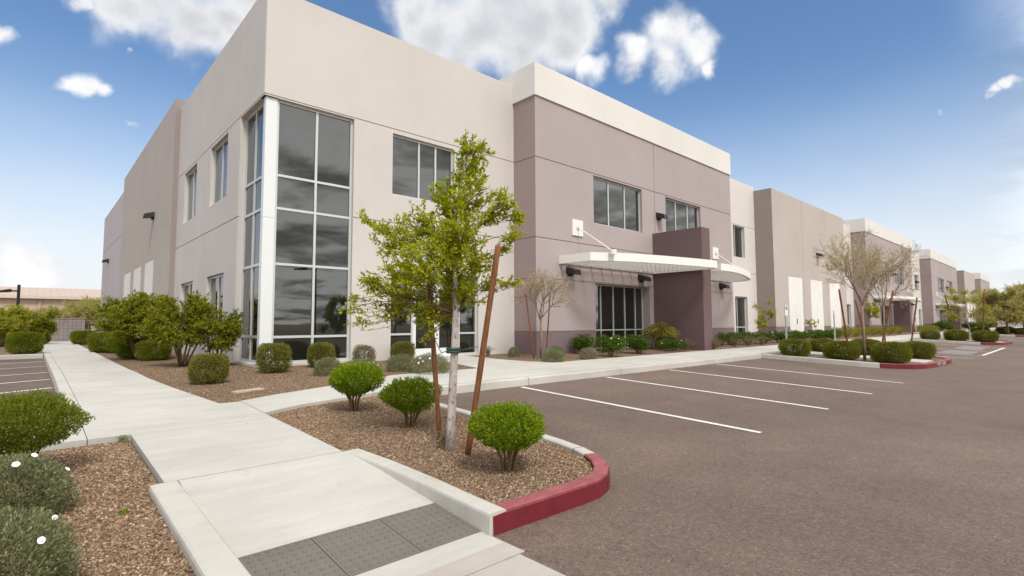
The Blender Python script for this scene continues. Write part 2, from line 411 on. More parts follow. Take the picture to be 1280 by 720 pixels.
# kerbs ---------------------------------------------------------------
def kerb(path, red=lambda i, x, y: False, w=.15, topf=K, botf=lambda y: A(y)-.08, side=1, name='kerb', joint=3.0):
    """path = outer edge; the kerb body lies on its left (side=1) or right"""
    P = [Vector((x, y)) for x, y in path]
    Q = [P[0]]                                              # resample
    for a, b in zip(P[:-1], P[1:]):
        n = max(1, int((b-a).length/.3)) if (b-a).length < 8 else max(1, int((b-a).length/1.0))
        for i in range(1, n+1): Q.append(a+(b-a)*i/n)
    mb = MB(); rings = []
    for i, p in enumerate(Q):
        t = (Q[min(i+1, len(Q)-1)]-Q[max(i-1, 0)]).normalized(); nn = Vector((-t.y, t.x))*side
        zt, zb = topf(p.y), botf(p.y); rr = .022
        prof = [(-.012, zb), (0, zt-rr), (rr*.3, zt-rr*.3), (rr, zt), (w-.012, zt), (w, zt-.012), (w, zb)]
        rings.append([(p.x+nn.x*d, p.y+nn.y*d, z) for d, z in prof])
    acc = 0
    for i in range(len(rings)-1):
        acc += (Q[i+1]-Q[i]).length
        mi = 1 if red(i, (Q[i].x+Q[i+1].x)/2, (Q[i].y+Q[i+1].y)/2) else 0
        a, b = rings[i], rings[i+1]
        if acc > joint:                                     # a real gap between cast lengths
            acc = 0; f = .012/max((Q[i+1]-Q[i]).length, .012)
            b2 = [tuple(Vector(u)+(Vector(v_)-Vector(u))*(1-f)) for u, v_ in zip(a, b)]
            mb.poly(b2, mi)
            b = b2
        for k in range(len(a)-1): mb.quad(a[k], b[k], b[k+1], a[k+1], mi)
    mb.poly(rings[0], 1 if red(0, Q[0].x, Q[0].y) and name == 'kerb_red' else 0); mb.poly(rings[-1])
    return struct(mb.build('kerb', [M['kerb'], M['red']]))
# sidewalk kerb
kerb([(4.36,7.63), (18.83,7.63)], joint=3.0)
kerb([(24.45,7.63), (41.9,7.63)]); kerb([(48.1,7.63), (66,7.63)]); kerb([(72,7.63), (90,7.63)]); kerb([(96,7.63), (150,7.63)])
# island nose: white along the stall side, red round the nose
isl_path = [(2.385,2.80), (3.3,2.78), (3.55,2.79), (3.75,2.86), (3.93,2.98), (4.07,3.13), (4.18,3.32), (4.26,3.55), (4.31,3.85), (4.36,4.4), (4.44,5.6), (4.47,7.62)]
kerb(isl_path, red=lambda i, x, y: y < 3.24 or (y < 3.3 and x < 4.1), w=.14, joint=2.2)
# kerbs beside the ramp, their tops follow the kerb line
kerb([(2.36,2.80), (2.36,3.6), (2.33,4.3), (2.27,4.84)], w=.15, side=-1, topf=lambda y: K(y)+.003, botf=lambda y: -.05, joint=9)
kerb([(.71,2.72), (.71,4.84)], w=.19, side=-1, topf=lambda y: K(y)+.003, botf=lambda y: -.05, joint=9)
kerb([(-9,2.70), (.70,2.70)], w=.15, red=lambda i, x, y: True)
# kerb along the side walkway
kerb([(.37,8.72), (.37,20.6), (.37,41.4)], w=.155, side=-1, botf=lambda y: .15, topf=lambda y: K(y)-.002)
kerb([(-12,8.72), (.36,8.72)], w=.02, side=-1, botf=lambda y: .15, topf=lambda y: K(y)-.002)
kerb([(-30,24.1), (.36,24.1)], w=.16, side=1, botf=lambda y: .15)

def island(x0, x1, seed, with_path):
    w = x1-x0
    path = [(x0,7.6), (x0,4.7), (x0+.1,4.2), (x0+.35,3.8), (x0+.75,3.5), (x0+1.3,3.3), (x0+2.2,3.2), (x1-1.2,3.14), (x1-.6,3.17), (x1-.25,3.35), (x1-.05,3.7), (x1,4.2), (x1,7.6)]
    kerb(path, red=lambda i, x, y: y < 4.15, w=.15)
    inner = [(x0+.1,7.7), (x0+.1,4.7), (x0+.3,4.2), (x0+.6,3.85), (x0+1.3,3.42), (x1-1.2,3.25), (x1-.4,3.35), (x1-.1,4.2), (x1-.1,7.7)]
    mb = MB(); sheet(mb, inner, lambda y: K(y)-.035); struct(mb.build('gravel_bed', M['gravelsheet']))
    if with_path:
        mb = MB(); slab(mb, [(x0+1.95,3.45), (x0+3.25,3.42), (x0+3.25,7.8), (x0+1.95,7.8)], lambda y: K(y)-.004, .1, cuty=[4.9, 6.4]); struct(mb.build('island_path', M['conc']))
island(18.85, 24.35, 1, True)
island(42.0, 48.0, 2, True)
island(66.0, 72.0, 3, False)
island(90.0, 96.0, 4, False)

# painted markings ------------------------------------------------------
def stripe(a, b, w, m, fn, name='parking_line', dz=.005):
    a, b = Vector(a), Vector(b); t = (b-a).normalized(); n = Vector((-t.y, t.x))*w/2
    mb = MB(); pl = [tuple(a-n), tuple(b-n), tuple(b+n), tuple(a+n)]
    sheet(mb, pl, lambda y: fn(y)+dz); return struct(mb.build(name, M[m]))
for x in (7.12, 9.82, 12.52, 15.22): stripe((x,2.93), (x+.02,7.5), .10, 'linewhite', A)
for x in (51, 53.7, 56.4, 59.1, 61.8, 75, 78, 81, 84, 87): stripe((x,2.93), (x,7.5), .10, 'linewhite', A)
for x in (27.1, 39.3): stripe((x,2.93), (x,7.5), .10, 'linewhite', A)
stripe((29.9,2.95), (39.3,2.95), .12, 'linewhite', A)
mb = MB()
sheet(mb, [(29.6,3.35), (33.2,3.35), (33.2,4.5), (29.6,4.5)], lambda y: A(y)+.004); sheet(mb, [(34.9,3.5), (38.9,3.5), (38.9,4.6), (34.9,4.6)], lambda y: A(y)+.004)
struct(mb.build('parking_pad', M['lineblue']))
for a, b in (((29.3,2.95), (29.3,7.4)), ((33.4,3.0), (33.4,7.4)), ((34.7,3.0), (34.7,7.4)), ((33.4,3.2), (34.7,4.3)), ((33.4,4.6), (34.7,5.7)), ((31.0,4.7), (33.3,5.9)), ((28,4.2), (29.3,5.3)), ((28,5.6), (29.3,6.6))):
    stripe(a, b, .12, 'lineorange', A, dz=.008)
for y1 in (21.9, 19.4, 16.85, 14.65, 12.85, 10.95): stripe((-4,y1-2.17), (.34,y1), .10, 'linewhite', lambda y: K(y)-.15)

# tactile pavers -----------------------------------------------------------
for i, (x0, x1, lab) in enumerate(((.912, 1.387, 'grey tactile paver with raised domes, left one nearest the gravel bed'), (1.393, 1.872, 'grey tactile paver with raised domes, middle one of the ramp row'), (1.878, 2.358, 'grey tactile paver with raised domes, right one against the island kerb'))):
    mb = MB(); y0, y1 = 2.885, 3.457; nx, ny = 8, 9
    zt = lambda y: W(y)+.006
    mb.hexa([(x0,y0,-.05), (x1,y0,-.05), (x1,y1,-.05), (x0,y1,-.05), (x0,y0,zt(y0)), (x1,y0,zt(y0)), (x1,y1,zt(y1)), (x0,y1,zt(y1))])
    for a in range(nx):
        for b in range(ny):
            cx = x0+(a+.5)*(x1-x0)/nx; cy = y0+(b+.5)*(y1-y0)/ny; z = zt(cy)
            r1 = [(cx+.017*math.cos(t*math.pi/4), cy+.017*math.sin(t*math.pi/4), z-.001) for t in range(8)]
            r2 = [(cx+.011*math.cos(t*math.pi/4), cy+.011*math.sin(t*math.pi/4), z+.010) for t in range(8)]
            for t in range(8): mb.quad(r1[t], r1[(t+1) % 8], r2[(t+1) % 8], r2[t])
            mb.poly(r2)
    tag(mb.build('tactile_paver', M['tactile']), lab, 'tactile paver', 'tactile pavers across the ramp foot')

# ================================================================== BUILDING
bld = empty('office_warehouse', (3.97,13.25,.45))
tag(bld, 'long beige and mauve two storey concrete office warehouse with glazed corner', 'building')
OFF = Vector((3.97,13.25,.45))
def bpart(mb, name, mats, parent=None, label=None, smooth=False):
    o = mb.build(name, mats, parent or bld, smooth=smooth)
    if (parent or bld) is bld: o.location = -OFF
    if label: o['label'] = label
    return o
class Fac:
    """a facade plane: u along it, z up, d into the wall"""
    def __init__(s, axis, c):
        s.axis, s.c = axis, c
    def P(s, u, z, d=0.):
        return (u, s.c+d, z) if s.axis == 'x' else (s.c+d, u, z)
    def box(s, mb, u0, u1, z0, z1, d0, d1, mi=0):
        mb.hexa([s.P(u0,z0,d0), s.P(u1,z0,d0), s.P(u1,z0,d1), s.P(u0,z0,d1), s.P(u0,z1,d0), s.P(u1,z1,d0), s.P(u1,z1,d1), s.P(u0,z1,d1)], mi)
    def wall(s, mb, u0, u1, z0, z1, opens=(), gu=(), gz=(), mi=lambda u, z: 0, rev=.32, insets=(), gw=.014):
        us = {u0, u1}; zs = {z0, z1}
        for (a, b, c, d) in list(opens)+[i[:4] for i in insets]: us |= {a, b}; zs |= {c, d}
        for x in gu: us |= {x-gw, x+gw}
        for x in gz: zs |= {x-gw, x+gw}
        us = sorted(x for x in us if u0 <= x <= u1); zs = sorted(x for x in zs if z0 <= x <= z1)
        def dep(u, z):
            for (a, b, c, d) in opens:
                if a < u < b and c < z < d: return None
            for x in gu:
                if abs(u-x) < gw: return .03
            for x in gz:
                if abs(z-x) < gw: return .03
            for (a, b, c, d, e) in insets:
                if a < u < b and c < z < d: return e
            return 0.
        nu, nz = len(us)-1, len(zs)-1
        D = [[dep((us[i]+us[i+1])/2, (zs[j]+zs[j+1])/2) for j in range(nz)] for i in range(nu)]
        for i in range(nu):
            for j in range(nz):
                d = D[i][j]; k = mi((us[i]+us[i+1])/2, (zs[j]+zs[j+1])/2)
                if d is not None: mb.quad(s.P(us[i],zs[j],d), s.P(us[i+1],zs[j],d), s.P(us[i+1],zs[j+1],d), s.P(us[i],zs[j+1],d), k)
                dd = rev if d is None else d
                if i+1 < nu:
                    e = D[i+1][j]; ee = rev if e is None else e
                    if abs(dd-ee) > 1e-6: mb.quad(s.P(us[i+1],zs[j],dd), s.P(us[i+1],zs[j+1],dd), s.P(us[i+1],zs[j+1],ee), s.P(us[i+1],zs[j],ee), k)
                if j+1 < nz:
                    e = D[i][j+1]; ee = rev if e is None else e
                    if abs(dd-ee) > 1e-6: mb.quad(s.P(us[i],zs[j+1],dd), s.P(us[i+1],zs[j+1],dd), s.P(us[i+1],zs[j+1],ee), s.P(us[i],zs[j+1],ee), k)
    def window(s, u0, u1, z0, z1, um=(), zm=(), dep=.14, fw=.055, label=None, name='window'):
        mb = MB(); t = .09
        s.box(mb, u0, u0+fw, z0, z1, dep, dep+t); s.box(mb, u1-fw, u1, z0, z1, dep, dep+t)
        s.box(mb, u0+fw, u1-fw, z0, z0+fw, dep+.002, dep+t); s.box(mb, u0+fw, u1-fw, z1-fw, z1, dep+.002, dep+t)
        for x in um: s.box(mb, x-fw/2, x+fw/2, z0+fw, z1-fw, dep+.003, dep+t)
        ub = [u0+fw]+[q for x in um for q in (x-fw/2, x+fw/2)]+[u1-fw]
        for z in zm:
            for a, b in zip(ub[::2], ub[1::2]): s.box(mb, a, b, z-fw/2, z+fw/2, dep+.004, dep+t)
        w = bpart(mb, name, M['alu'], label=label)
        pm = MB(); s.box(pm, u0+fw*.5, u1-fw*.5, z0+fw*.5, z1-fw*.5, dep+.035, dep+.06); pm.build('pane', M['glass'], w)
        return w
    def lamp(s, u, z):
        mb = MB(); w = .19
        p = [s.P(u-w,z-.10,0), s.P(u+w,z-.10,0), s.P(u+w*.9,z-.16,-.40), s.P(u-w*.9,z-.16,-.40), s.P(u-w,z+.14,0), s.P(u+w,z+.14,0), s.P(u+w*.9,z+.02,-.36), s.P(u-w*.9,z+.02,-.36)]
        mb.hexa(p); s.box(mb, u-.08, u+.08, z-.19, z-.11, -.1, 0)
        o = bpart(mb, 'wall_lamp', M['blackmetal'])
        lm = MB(); lm.quad(s.P(u-.13,z-.122,-.09), s.P(u+.13,z-.122,-.09), s.P(u+.12,z-.163,-.34), s.P(u-.12,z-.163,-.34)); lm.build('lens', M['lens'], o)
YF, XF, YP = 13.25, 3.97, 12.18
FR = Fac('x', YF); FL = Fac('y', XF); FP = Fac('x', YP)
Z0 = .30
# ---- corner block
corner_o = [(XF,6.31,.48,7.06), (7.5,10.68,.46,2.93), (7.5,9.70,5.16,6.97)]
mb = MB()
FR.wall(mb, XF, 12.3, Z0, 9.85, corner_o, gu=[], gz=[7.10, 4.34])
left_o = [(13.25,15.2,.48,7.06), (16.45,18.4,5.13,7.0), (20.3,22.25,5.13,7.0), (16.45,18.4,.95,2.92), (20.3,22.25,.95,2.92)]
FL.wall(mb, YF, 38.8, Z0, 9.87, left_o, gu=[19.65, 15.22, 13.28], gz=[7.10, 4.34])
mb.quad((XF,YF,9.85), (12.3,YF,9.85), (12.3,YF+.3,9.85), (XF+.3,YF+.3,9.85)); mb.quad((XF,YF,9.86), (XF+.3,YF+.3,9.86), (XF+.3,38.8,9.87), (XF,38.8,9.87))
mb.quad((XF+.3,YF+.3,9.85), (12.3,YF+.3,9.85), (12.3,YF+.3,8.8), (XF+.3,YF+.3,8.8)); mb.quad((XF+.3,YF+.3,9.85), (XF+.3,YF+.3,8.8), (XF+.3,38.8,8.8), (XF+.3,38.8,9.85))
mb.box(XF+.02, 6.31, YF+.02, 15.2, .30, .47)                         # plinth under the glazing
bpart(mb, 'wall', [M['beige']], label='smooth beige painted wall round the glazed corner')
w = FR.window(4.30, 6.31, .48, 7.06, um=[5.32], zm=[1.13, 2.93, 4.32, 5.15], dep=.10, fw=.06, label='tall ten pane window of dark glass at the corner')
w = FL.window(13.48, 15.2, .48, 7.06, um=[14.36], zm=[1.13, 2.93, 4.32, 5.15], dep=.14, fw=.07, label='tall ten pane window on the shaded side of the corner')
mb = MB(); mb.box(XF+.055, 4.30, YF+.055, 13.48, .47, 4.05); mb.box(XF+.055, 4.30, YF+.055, 13.48, 4.056, 7.06)
bpart(mb, 'corner_cladding', M['column'])
FR.window(7.5, 9.70, 5.16, 6.97, um=[8.45, 9.05], dep=.10)
for (a, b, c, d) in left_o[1:]: FL.window(a, b, c, d, um=[(a+b)/2], dep=.10, fw=.07)
FR.window(7.5, 8.29, .46, 2.93, zm=[1.14], dep=.10); FR.window(9.95, 10.68, .46, 2.93, zm=[1.14], dep=.10)
def door(F, u0, u1, hz, handle_u):
    mb = MB(); fw = .095
    F.box(mb, u0, u0+fw, .46, hz, .10, .16); F.box(mb, u1-fw, u1, .46, hz, .10, .16); F.box(mb, u0+fw, u1-fw, .46, .70, .102, .16); F.box(mb, u0+fw, u1-fw, hz-.1, hz, .102, .16)
    d = bpart(mb, 'door', M['column'])
    pm = MB(); F.box(pm, u0+.05, u1-.05, .6, hz-.05, .125, .145); pm.build('pane', M['glass'], d)
    h = MB(); h.tube([F.P(handle_u,1.35,.10), F.P(handle_u,1.35,.03), F.P(handle_u,1.68,.03), F.P(handle_u,1.68,.10)], .014, 6); h.build('handle', M['column'], d)
door(FR, 8.295, 9.118, 2.60, 9.07); door(FR, 9.124, 9.945, 2.60, 9.17)
FR.window(8.295, 9.945, 2.605, 2.93, dep=.10, fw=.05)
# ---- left tan block, lilac block
FG = Fac('y', 3.79)
mb = MB(); FG.wall(mb, 23.45, 38.8, Z0, 10.25, gu=[26.2, 29.9, 33.6], mi=lambda u, z: 0, insets=[(27.1,29.45,.4,4.30,.03), (30.6,33.0,.4,4.30,.03), (34.15,36.8,.4,4.30,.03)])
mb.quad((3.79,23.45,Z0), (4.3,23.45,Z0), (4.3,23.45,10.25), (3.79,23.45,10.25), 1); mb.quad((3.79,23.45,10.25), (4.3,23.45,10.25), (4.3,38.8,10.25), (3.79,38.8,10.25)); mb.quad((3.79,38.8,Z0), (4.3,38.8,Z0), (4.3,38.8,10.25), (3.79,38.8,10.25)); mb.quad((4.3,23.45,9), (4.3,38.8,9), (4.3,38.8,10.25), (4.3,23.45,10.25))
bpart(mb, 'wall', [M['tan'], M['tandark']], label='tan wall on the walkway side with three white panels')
for (a, b) in ((27.1,29.45), (30.6,33.0), (34.15,36.8)):
    mb = MB(); FG.box(mb, a+.004, b-.004, .4, 4.296, .012, .06); bpart(mb, 'wall_panel', M['white'])
FG.lamp(27.5, 6.25)
mb = MB(); FL.wall(mb, 38.8, 52.4, Z0, 9.85, gu=[46.0], gz=[7.13, 2.86])
mb.quad((XF,52.4,Z0), (8,52.4,Z0), (8,52.4,9.85), (XF,52.4,9.85)); mb.quad((XF,38.8,9.85), (XF+.3,38.8,9.85), (XF+.3,52.4,9.85), (XF,52.4,9.85))
bpart(mb, 'wall', [M['lilac']], label='pale lilac wall at the far end of the walkway side')
FL.lamp(47.8, 6.1)
# ---- repeated front bays
def mauve_bay(x0, x1, full=True):
    s = (x1-x0)/14.5; dx = x0-12.27; X = lambda x: x0+(x-12.27)*s
    mb = MB()
    op = [(X(15.4),X(19.0),.46,2.92), (X(15.36),X(18.57),5.17,7.0), (X(20.4),X(23.53),5.17,7.0)]
    if dx > 5: op.append((X(20.9),X(22.7),.46,2.92))
    mi = lambda u, z: 1 if z < 1.165 else 0
    FP.wall(mb, x0, x1, Z0, 9.19, op, gu=[X(19.53)], gz=[7.07, 4.33, 2.95, 1.165], mi=mi, rev=.5)
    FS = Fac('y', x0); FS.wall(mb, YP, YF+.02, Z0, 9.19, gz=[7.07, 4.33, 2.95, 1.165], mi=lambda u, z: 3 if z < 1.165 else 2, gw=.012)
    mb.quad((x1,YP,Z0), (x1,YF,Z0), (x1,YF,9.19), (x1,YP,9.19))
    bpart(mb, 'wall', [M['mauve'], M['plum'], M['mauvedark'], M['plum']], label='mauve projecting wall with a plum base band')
    c = MB(); c.box(x0-.05, x1+.04, YP-.05, YF+1.4, 9.19, 10.32); bpart(c, 'parapet', M['cream'], label='cream parapet band above a mauve wall')
    FP.window(*op[0], um=[X(16.15), X(16.95), X(17.72), X(18.45)], zm=[1.17], dep=.34, fw=.042, label='ground floor window of dark glass beside the pier')
    FP.window(*op[1], um=[X(16.43), X(17.5)], dep=.12); FP.window(*op[2], um=[X(21.44), X(22.5)], dep=.12)
    if dx > 5: FP.window(*op[3], um=[X(21.8)], zm=[1.17], dep=.3)
    for u, z in ((13.95,3.28), (18.35,3.28), (25.4,3.28), (19.8,6.05)): FP.lamp(X(u), z)
    pm = MB(); pm.box(X(19.3), X(19.3)+.66, 9.97 if full else 10.9, YP+.01, Z0, 5.22 if full else 3.46); bpart(pm, 'pier', M['pier'], label='dark plum pier wall crossing the canopy' if full else None)
    def canopy(pl):
        pl = [(X(a), b if full else YP-(YP-b)*.62) for a, b in pl]; zb, zt = 3.50, 3.78 if full else 3.72
        mb = MB(); n = len(pl)
        cx = sum(p[0] for p in pl)/n; cy = sum(p[1] for p in pl)/n
        inn = [(a+(cx-a)*.025, b+(.10 if b < 11.9 else -.02)) for a, b in pl]
        for i in range(n):
            j = (i+1) % n; a, b, c, d = pl[i], pl[j], inn[j], inn[i]
            mb.quad((*a,zb), (*b,zb), (*b,zt), (*a,zt)); mb.quad((*a,zb), (*b,zb), (*c,zb), (*d,zb)); mb.quad((*d,zb), (*c,zb), (*c,zt), (*d,zt)); mb.quad((*a,zt), (*b,zt), (*c,zt), (*d,zt))
        o = bpart(mb, 'canopy', M['canopy'])
        sm = MB(); xa, xb = min(p[0] for p in inn), max(p[0] for p in inn)
        def front(x):
            best = 99
            for i in range(n):
                a, b = inn[i], inn[(i+1) % n]
                if min(a[0],b[0]) <= x <= max(a[0],b[0]) and abs(a[0]-b[0]) > 1e-6: best = min(best, a[1]+(b[1]-a[1])*(x-a[0])/(b[0]-a[0]))
            return best
        x = xa+.4
        while x < xb-.15:
            y = front(x)+.02
            if y < YP-.3: sm = MB(); sm.box(x-.022, x+.022, y, YP-.02, zb+.02, zt-.165); sm.build('beam', M['canopy'], o)
            x += .62
        lv = MB(); y = YP-.14
        while y > 9.3:
            hit_ = []
            for i in range(n):
                a, b = inn[i], inn[(i+1) % n]
                if (a[1] > y) != (b[1] > y): hit_.append(a[0]+(b[0]-a[0])*(y-a[1])/(b[1]-a[1]))
            if len(hit_) >= 2:
                xa, xb = min(hit_)+.01, max(hit_)-.01
                lv.box(xa, xb, y, y+.012, zt-.16, zt-.06)
            y -= .19
        lv.build('louvres', M['canopy'], o)
        return o
    c1 = canopy([(13.40,YP-.005), (13.48,10.85), (14.2,10.42), (15.1,10.05), (16.0,9.80), (16.95,9.58), (18.0,9.37), (19.0,9.22), (19.26,9.5), (19.285,9.95), (19.285,YP-.005)])
    c2 = canopy([(19.98,YP-.005), (19.98,9.55), (20.6,9.50), (21.7,9.62), (22.8,9.86), (24.0,10.2), (25.1,10.55), (25.9,10.95), (26.35,11.45), (26.48,YP-.005)])
    for c, u, (tx, ty) in ((c1, 14.38, (14.05,10.35)), (c2, 24.88, (25.6,11.0))):
        pmb = MB(); uu = X(u)
        pmb.box(uu-.29, uu+.29, YP-.05, YP-.002, 4.58, 5.16); pl = pmb.build('anchor_plate', M['white'], c)
        b2 = MB(); b2.tube([(uu,YP-.05,4.87), (uu,YP-.09,4.87)], .07, 10); b2.build('boss', M['alu'], c)
        r = MB(); ty = ty if full else YP-(YP-ty)*.55; r.tube([(uu,YP-.08,4.87), (X(tx),ty,3.80)], .022, 6); r.tube([(X(tx),ty,3.70), (X(tx),ty,3.86)], .11, 8); r.build('tie_rod', M['canopy'], c)
def beige_bay(x0, x1, wins):
    mb = MB(); op = [w for w in wins]
    FR.wall(mb, x0, x1, Z0, 9.72, op, gz=[7.1, 4.34], gu=[])
    mb.quad((x0,YF,9.72), (x1,YF,9.72), (x1,YF+.3,9.72), (x0,YF+.3,9.72))
    bpart(mb, 'wall', [M['pale']], label='beige recessed wall between projecting bays')
    for (a, b, c, d) in op: FR.window(a, b, c, d, um=[a+(b-a)*.33], zm=[1.17] if c < 1.1 else [], dep=.14)
FT = Fac('x', 12.2)
def tan_bay(x0, x1, panels, doors):
    s = (x1-x0)
    mb = MB(); ins = [(a,b,.3,4.32,.03) for a, b in panels]
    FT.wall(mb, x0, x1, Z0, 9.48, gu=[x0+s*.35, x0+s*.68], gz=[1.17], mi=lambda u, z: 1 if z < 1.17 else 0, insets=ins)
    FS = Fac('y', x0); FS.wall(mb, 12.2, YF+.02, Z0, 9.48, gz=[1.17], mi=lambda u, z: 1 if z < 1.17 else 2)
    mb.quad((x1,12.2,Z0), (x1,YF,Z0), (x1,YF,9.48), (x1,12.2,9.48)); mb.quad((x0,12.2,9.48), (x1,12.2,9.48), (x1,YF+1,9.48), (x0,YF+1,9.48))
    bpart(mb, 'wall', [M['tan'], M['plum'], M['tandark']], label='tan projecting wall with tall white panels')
    for i, (a, b) in enumerate(panels):
        pm = MB(); FT.box(pm, a+.004, b-.004, .42, 4.316, .012, .06); p = bpart(pm, 'wall_panel', M['white'])
        if i in doors:
            u = (a+b)/2+.35; dm = MB(); FT.box(dm, u-.47, u+.47, .46, 2.6, -.004, .011); dd = bpart(dm, 'door', M['white'])
            hm = MB(); FT.box(hm, u-.40, u-.34, 1.35, 1.65, -.03, -.004); hm.build('handle', M['blackmetal'], dd)
    FT.lamp(x0+s*.55, 6.1)
mauve_bay(12.27, 26.77)
beige_bay(26.77, 32.3, [(29.35,30.85,5.2,7.05), (29.35,30.95,.5,2.93)])
tan_bay(32.3, 46.2, [(34.5,36.9), (38.4,40.8), (42.3,44.7)], (0, 1))
beige_bay(46.2, 52.15, [(49.5,51.3,5.2,7.05), (49.5,51.3,.5,2.93)])
mauve_bay(52.15, 69.8, False)
beige_bay(69.8, 80.6, [(77.2,79.4,5.2,7.05), (78.6,80.0,.5,2.93)]); FR.lamp(77.5, 6.2)
mauve_bay(80.6, 100.2, False)
beige_bay(100.2, 107.6, [(103,104.6,5.2,7.05), (103,104.6,.5,2.93)])
tan_bay(107.6, 119.5, [(109.5,111.5), (113,115), (116.3,118)], (1,))
beige_bay(119.5, 127, [(122.5,124.5,5.2,7.05), (122.5,124.5,.5,2.93)])
mauve_bay(127, 141, False)
mb = MB(); mb.box(4.6, 141, 13.9, 52.2, Z0, 8.9); bpart(mb, 'roof', M['roofing'])

# ================================================================== FAR LEFT
mb = MB(); mb.box(.84, 2.45, 41.55, 41.75, .35, 1.80); mb.hexa([(.84,41.55,.35), (.84,41.75,.35), (.62,46,.35), (.42,46,.35), (.84,41.55,1.80), (.84,41.75,1.80), (.62,46,1.80), (.42,46,1.80)])
mb.box(.80, 2.48, 41.52, 41.78, 1.80, 1.86)
tag(mb.build('masonry_wall', M['masonry']), 'low grey brown block wall at the far end of the walkway', 'wall')
fe = empty('metal_fence', (2.5,41.65,.46)); tag(fe, 'brown metal picket fence between the block wall and the building', 'fence')
mb = MB(); 
for i in range(16): mb.box(.03+i*.094, .052+i*.094, -.011, .011, .02, 1.36)
mb.build('pickets', M['tanbark'], fe)
mb = MB(); mb.box(.0, 1.46, -.02, .02, 1.22, 1.26); mb.box(0, 1.46, -.02, .02, .12, .16); mb.build('rail', M['tanbark'], fe)
wh = empty('metal_warehouse', (10,130,.3)); tag(wh, 'long tan metal warehouse with ribbed sloping roof beyond the trees', 'building')
mb = MB(); mb.box(-90, 70, 0, 40, 0, 6.0); mb.build('wall', M['whwall'], wh)
mb = MB(); mb.hexa([(-91,-.6,6.15), (71,-.6,6.15), (71,20,8.9), (-91,20,8.9), (-91,-.6,6.3), (71,-.6,6.3), (71,20,9.05), (-91,20,9.05)]); mb.build('roof', M['whroof'], wh)
mb = MB(); mb.box(-91, 71, -.85, -.62, 5.95, 6.5); mb.build('gutter', M['whtrim'], wh)
for x in (-38, -9, 20):
    mb = MB(); mb.box(x-.15, x+.15, -.25, -.01, 0, 6); mb.build('downpipe', M['whwall'], wh)
def street_lamp(x, y, z, h, adir, label, L_=1.1):
    e = empty('street_lamp', (x,y,z), adir); tag(e, label, 'street lamp')
    mb = MB(); mb.tube([(0,0,0), (0,0,.45)], .16, 14); mb.build('base', M['kerb'], e)
    mb = MB(); mb.box(-.05, .05, -.05, .05, .45, h); mb.build('pole', M['blackmetal'], e)
    mb = MB(); mb.box(.05, L_*.5, -.03, .03, h-.38, h-.30); mb.build('arm', M['blackmetal'], e)
    mb = MB(); mb.hexa([(L_*.45,-.2,h-.42), (L_,-.17,h-.46), (L_,.17,h-.46), (L_*.45,.2,h-.42), (L_*.45,-.2,h-.25), (L_,-.17,h-.36), (L_,.17,h-.36), (L_*.45,.2,h-.25)]); mb.build('lamp_head', M['blackmetal'], e)
street_lamp(-.56, 37.9, .42, 3.15, R(205), 'black street lamp with a single arm before the tan warehouse', .85)
street_lamp(14.6, -9.5, 0, 5.6, R(180), 'black street lamp standing out in the main parking lot', 1.5)

# ================================================================== PLANTS
def superpts(n, seed, w, d, h, e=1.0, lo=.78, lumpamp=.08, zc=None, flat=0.0):
    """points in the outer shell of a (super)ellipsoid; zc = centre height"""
    D = unit(n)
    if e != 1.0:
        p = 2/e; D = D/(np.sum(np.abs(D)**p, axis=1, keepdims=True)**(1/p))
    rr = rng.uniform(lo**3, 1, n)**(1/3)
    rr = rr*(1+lumpamp*2*lump(norm(D), seed, 3.2)+lumpamp*lump(norm(D), seed+9, 8))
    P = D*rr[:,None]*np.array([w/2, d/2, h/2])
    P[:,2] += zc if zc is not None else h/2
    return P, norm(D)
def stems(n, r, h, spread, rad=.012):
    mb = MB()
    for i in range(n):
        a = i*2*math.pi/n+random.uniform(-.4,.4); b = random.uniform(.3,1)*spread
        p0 = (math.cos(a)*r, math.sin(a)*r, -.05); p1 = (math.cos(a)*(r+b*.35)+random.uniform(-.01,.01), math.sin(a)*(r+b*.35), h*.45); p2 = (math.cos(a)*(r+b), math.sin(a)*(r+b), h)
        mb.tube([p0, p1, p2], [rad*1.2, rad, rad*.7], 6)
        for _ in range(2):
            t = random.uniform(-.7,.7); q = (p1[0]+math.cos(a+t)*spread*.6, p1[1]+math.sin(a+t)*spread*.6, h*1.05); mb.tube([p1, q], [rad*.7, rad*.4], 5)
    return mb
def flower(parent, p, s, nd=(0,0,1)):
    mb = MB(); nd = Vector(nd).normalized(); u = nd.orthogonal().normalized(); w = nd.cross(u); c = Vector(p); n = 14
    c = c+nd*.030
    rings = []
    for rr, hh in ((.12, -.5), (.45, -.12), (.85, .12), (1.0, .1)):
        rings.append([c+(u*math.cos(2*math.pi*j/n)+w*math.sin(2*math.pi*j/n))*s*rr*(1+.05*math.cos(5*2*math.pi*j/n))+nd*s*hh for j in range(n)])
    for a, b in zip(rings[:-1], rings[1:]):
        for j in range(n): mb.quad(a[j], a[(j+1) % n], b[(j+1) % n], b[j])
    mb.poly(rings[0], 1); return mb.build('flower', [M['petal'], M['yellowc']], parent, smooth=True)
def place(e, x, y, z, rz=0, s=1, sz=None):
    e.location = (x, y, z); e.rotation_euler = (0,0,rz); e.scale = (s, s, sz or s)
KI = lambda y: K(y)-.045
KB = lambda y: K(y)-.03
KL = lambda y: K(y)-.055

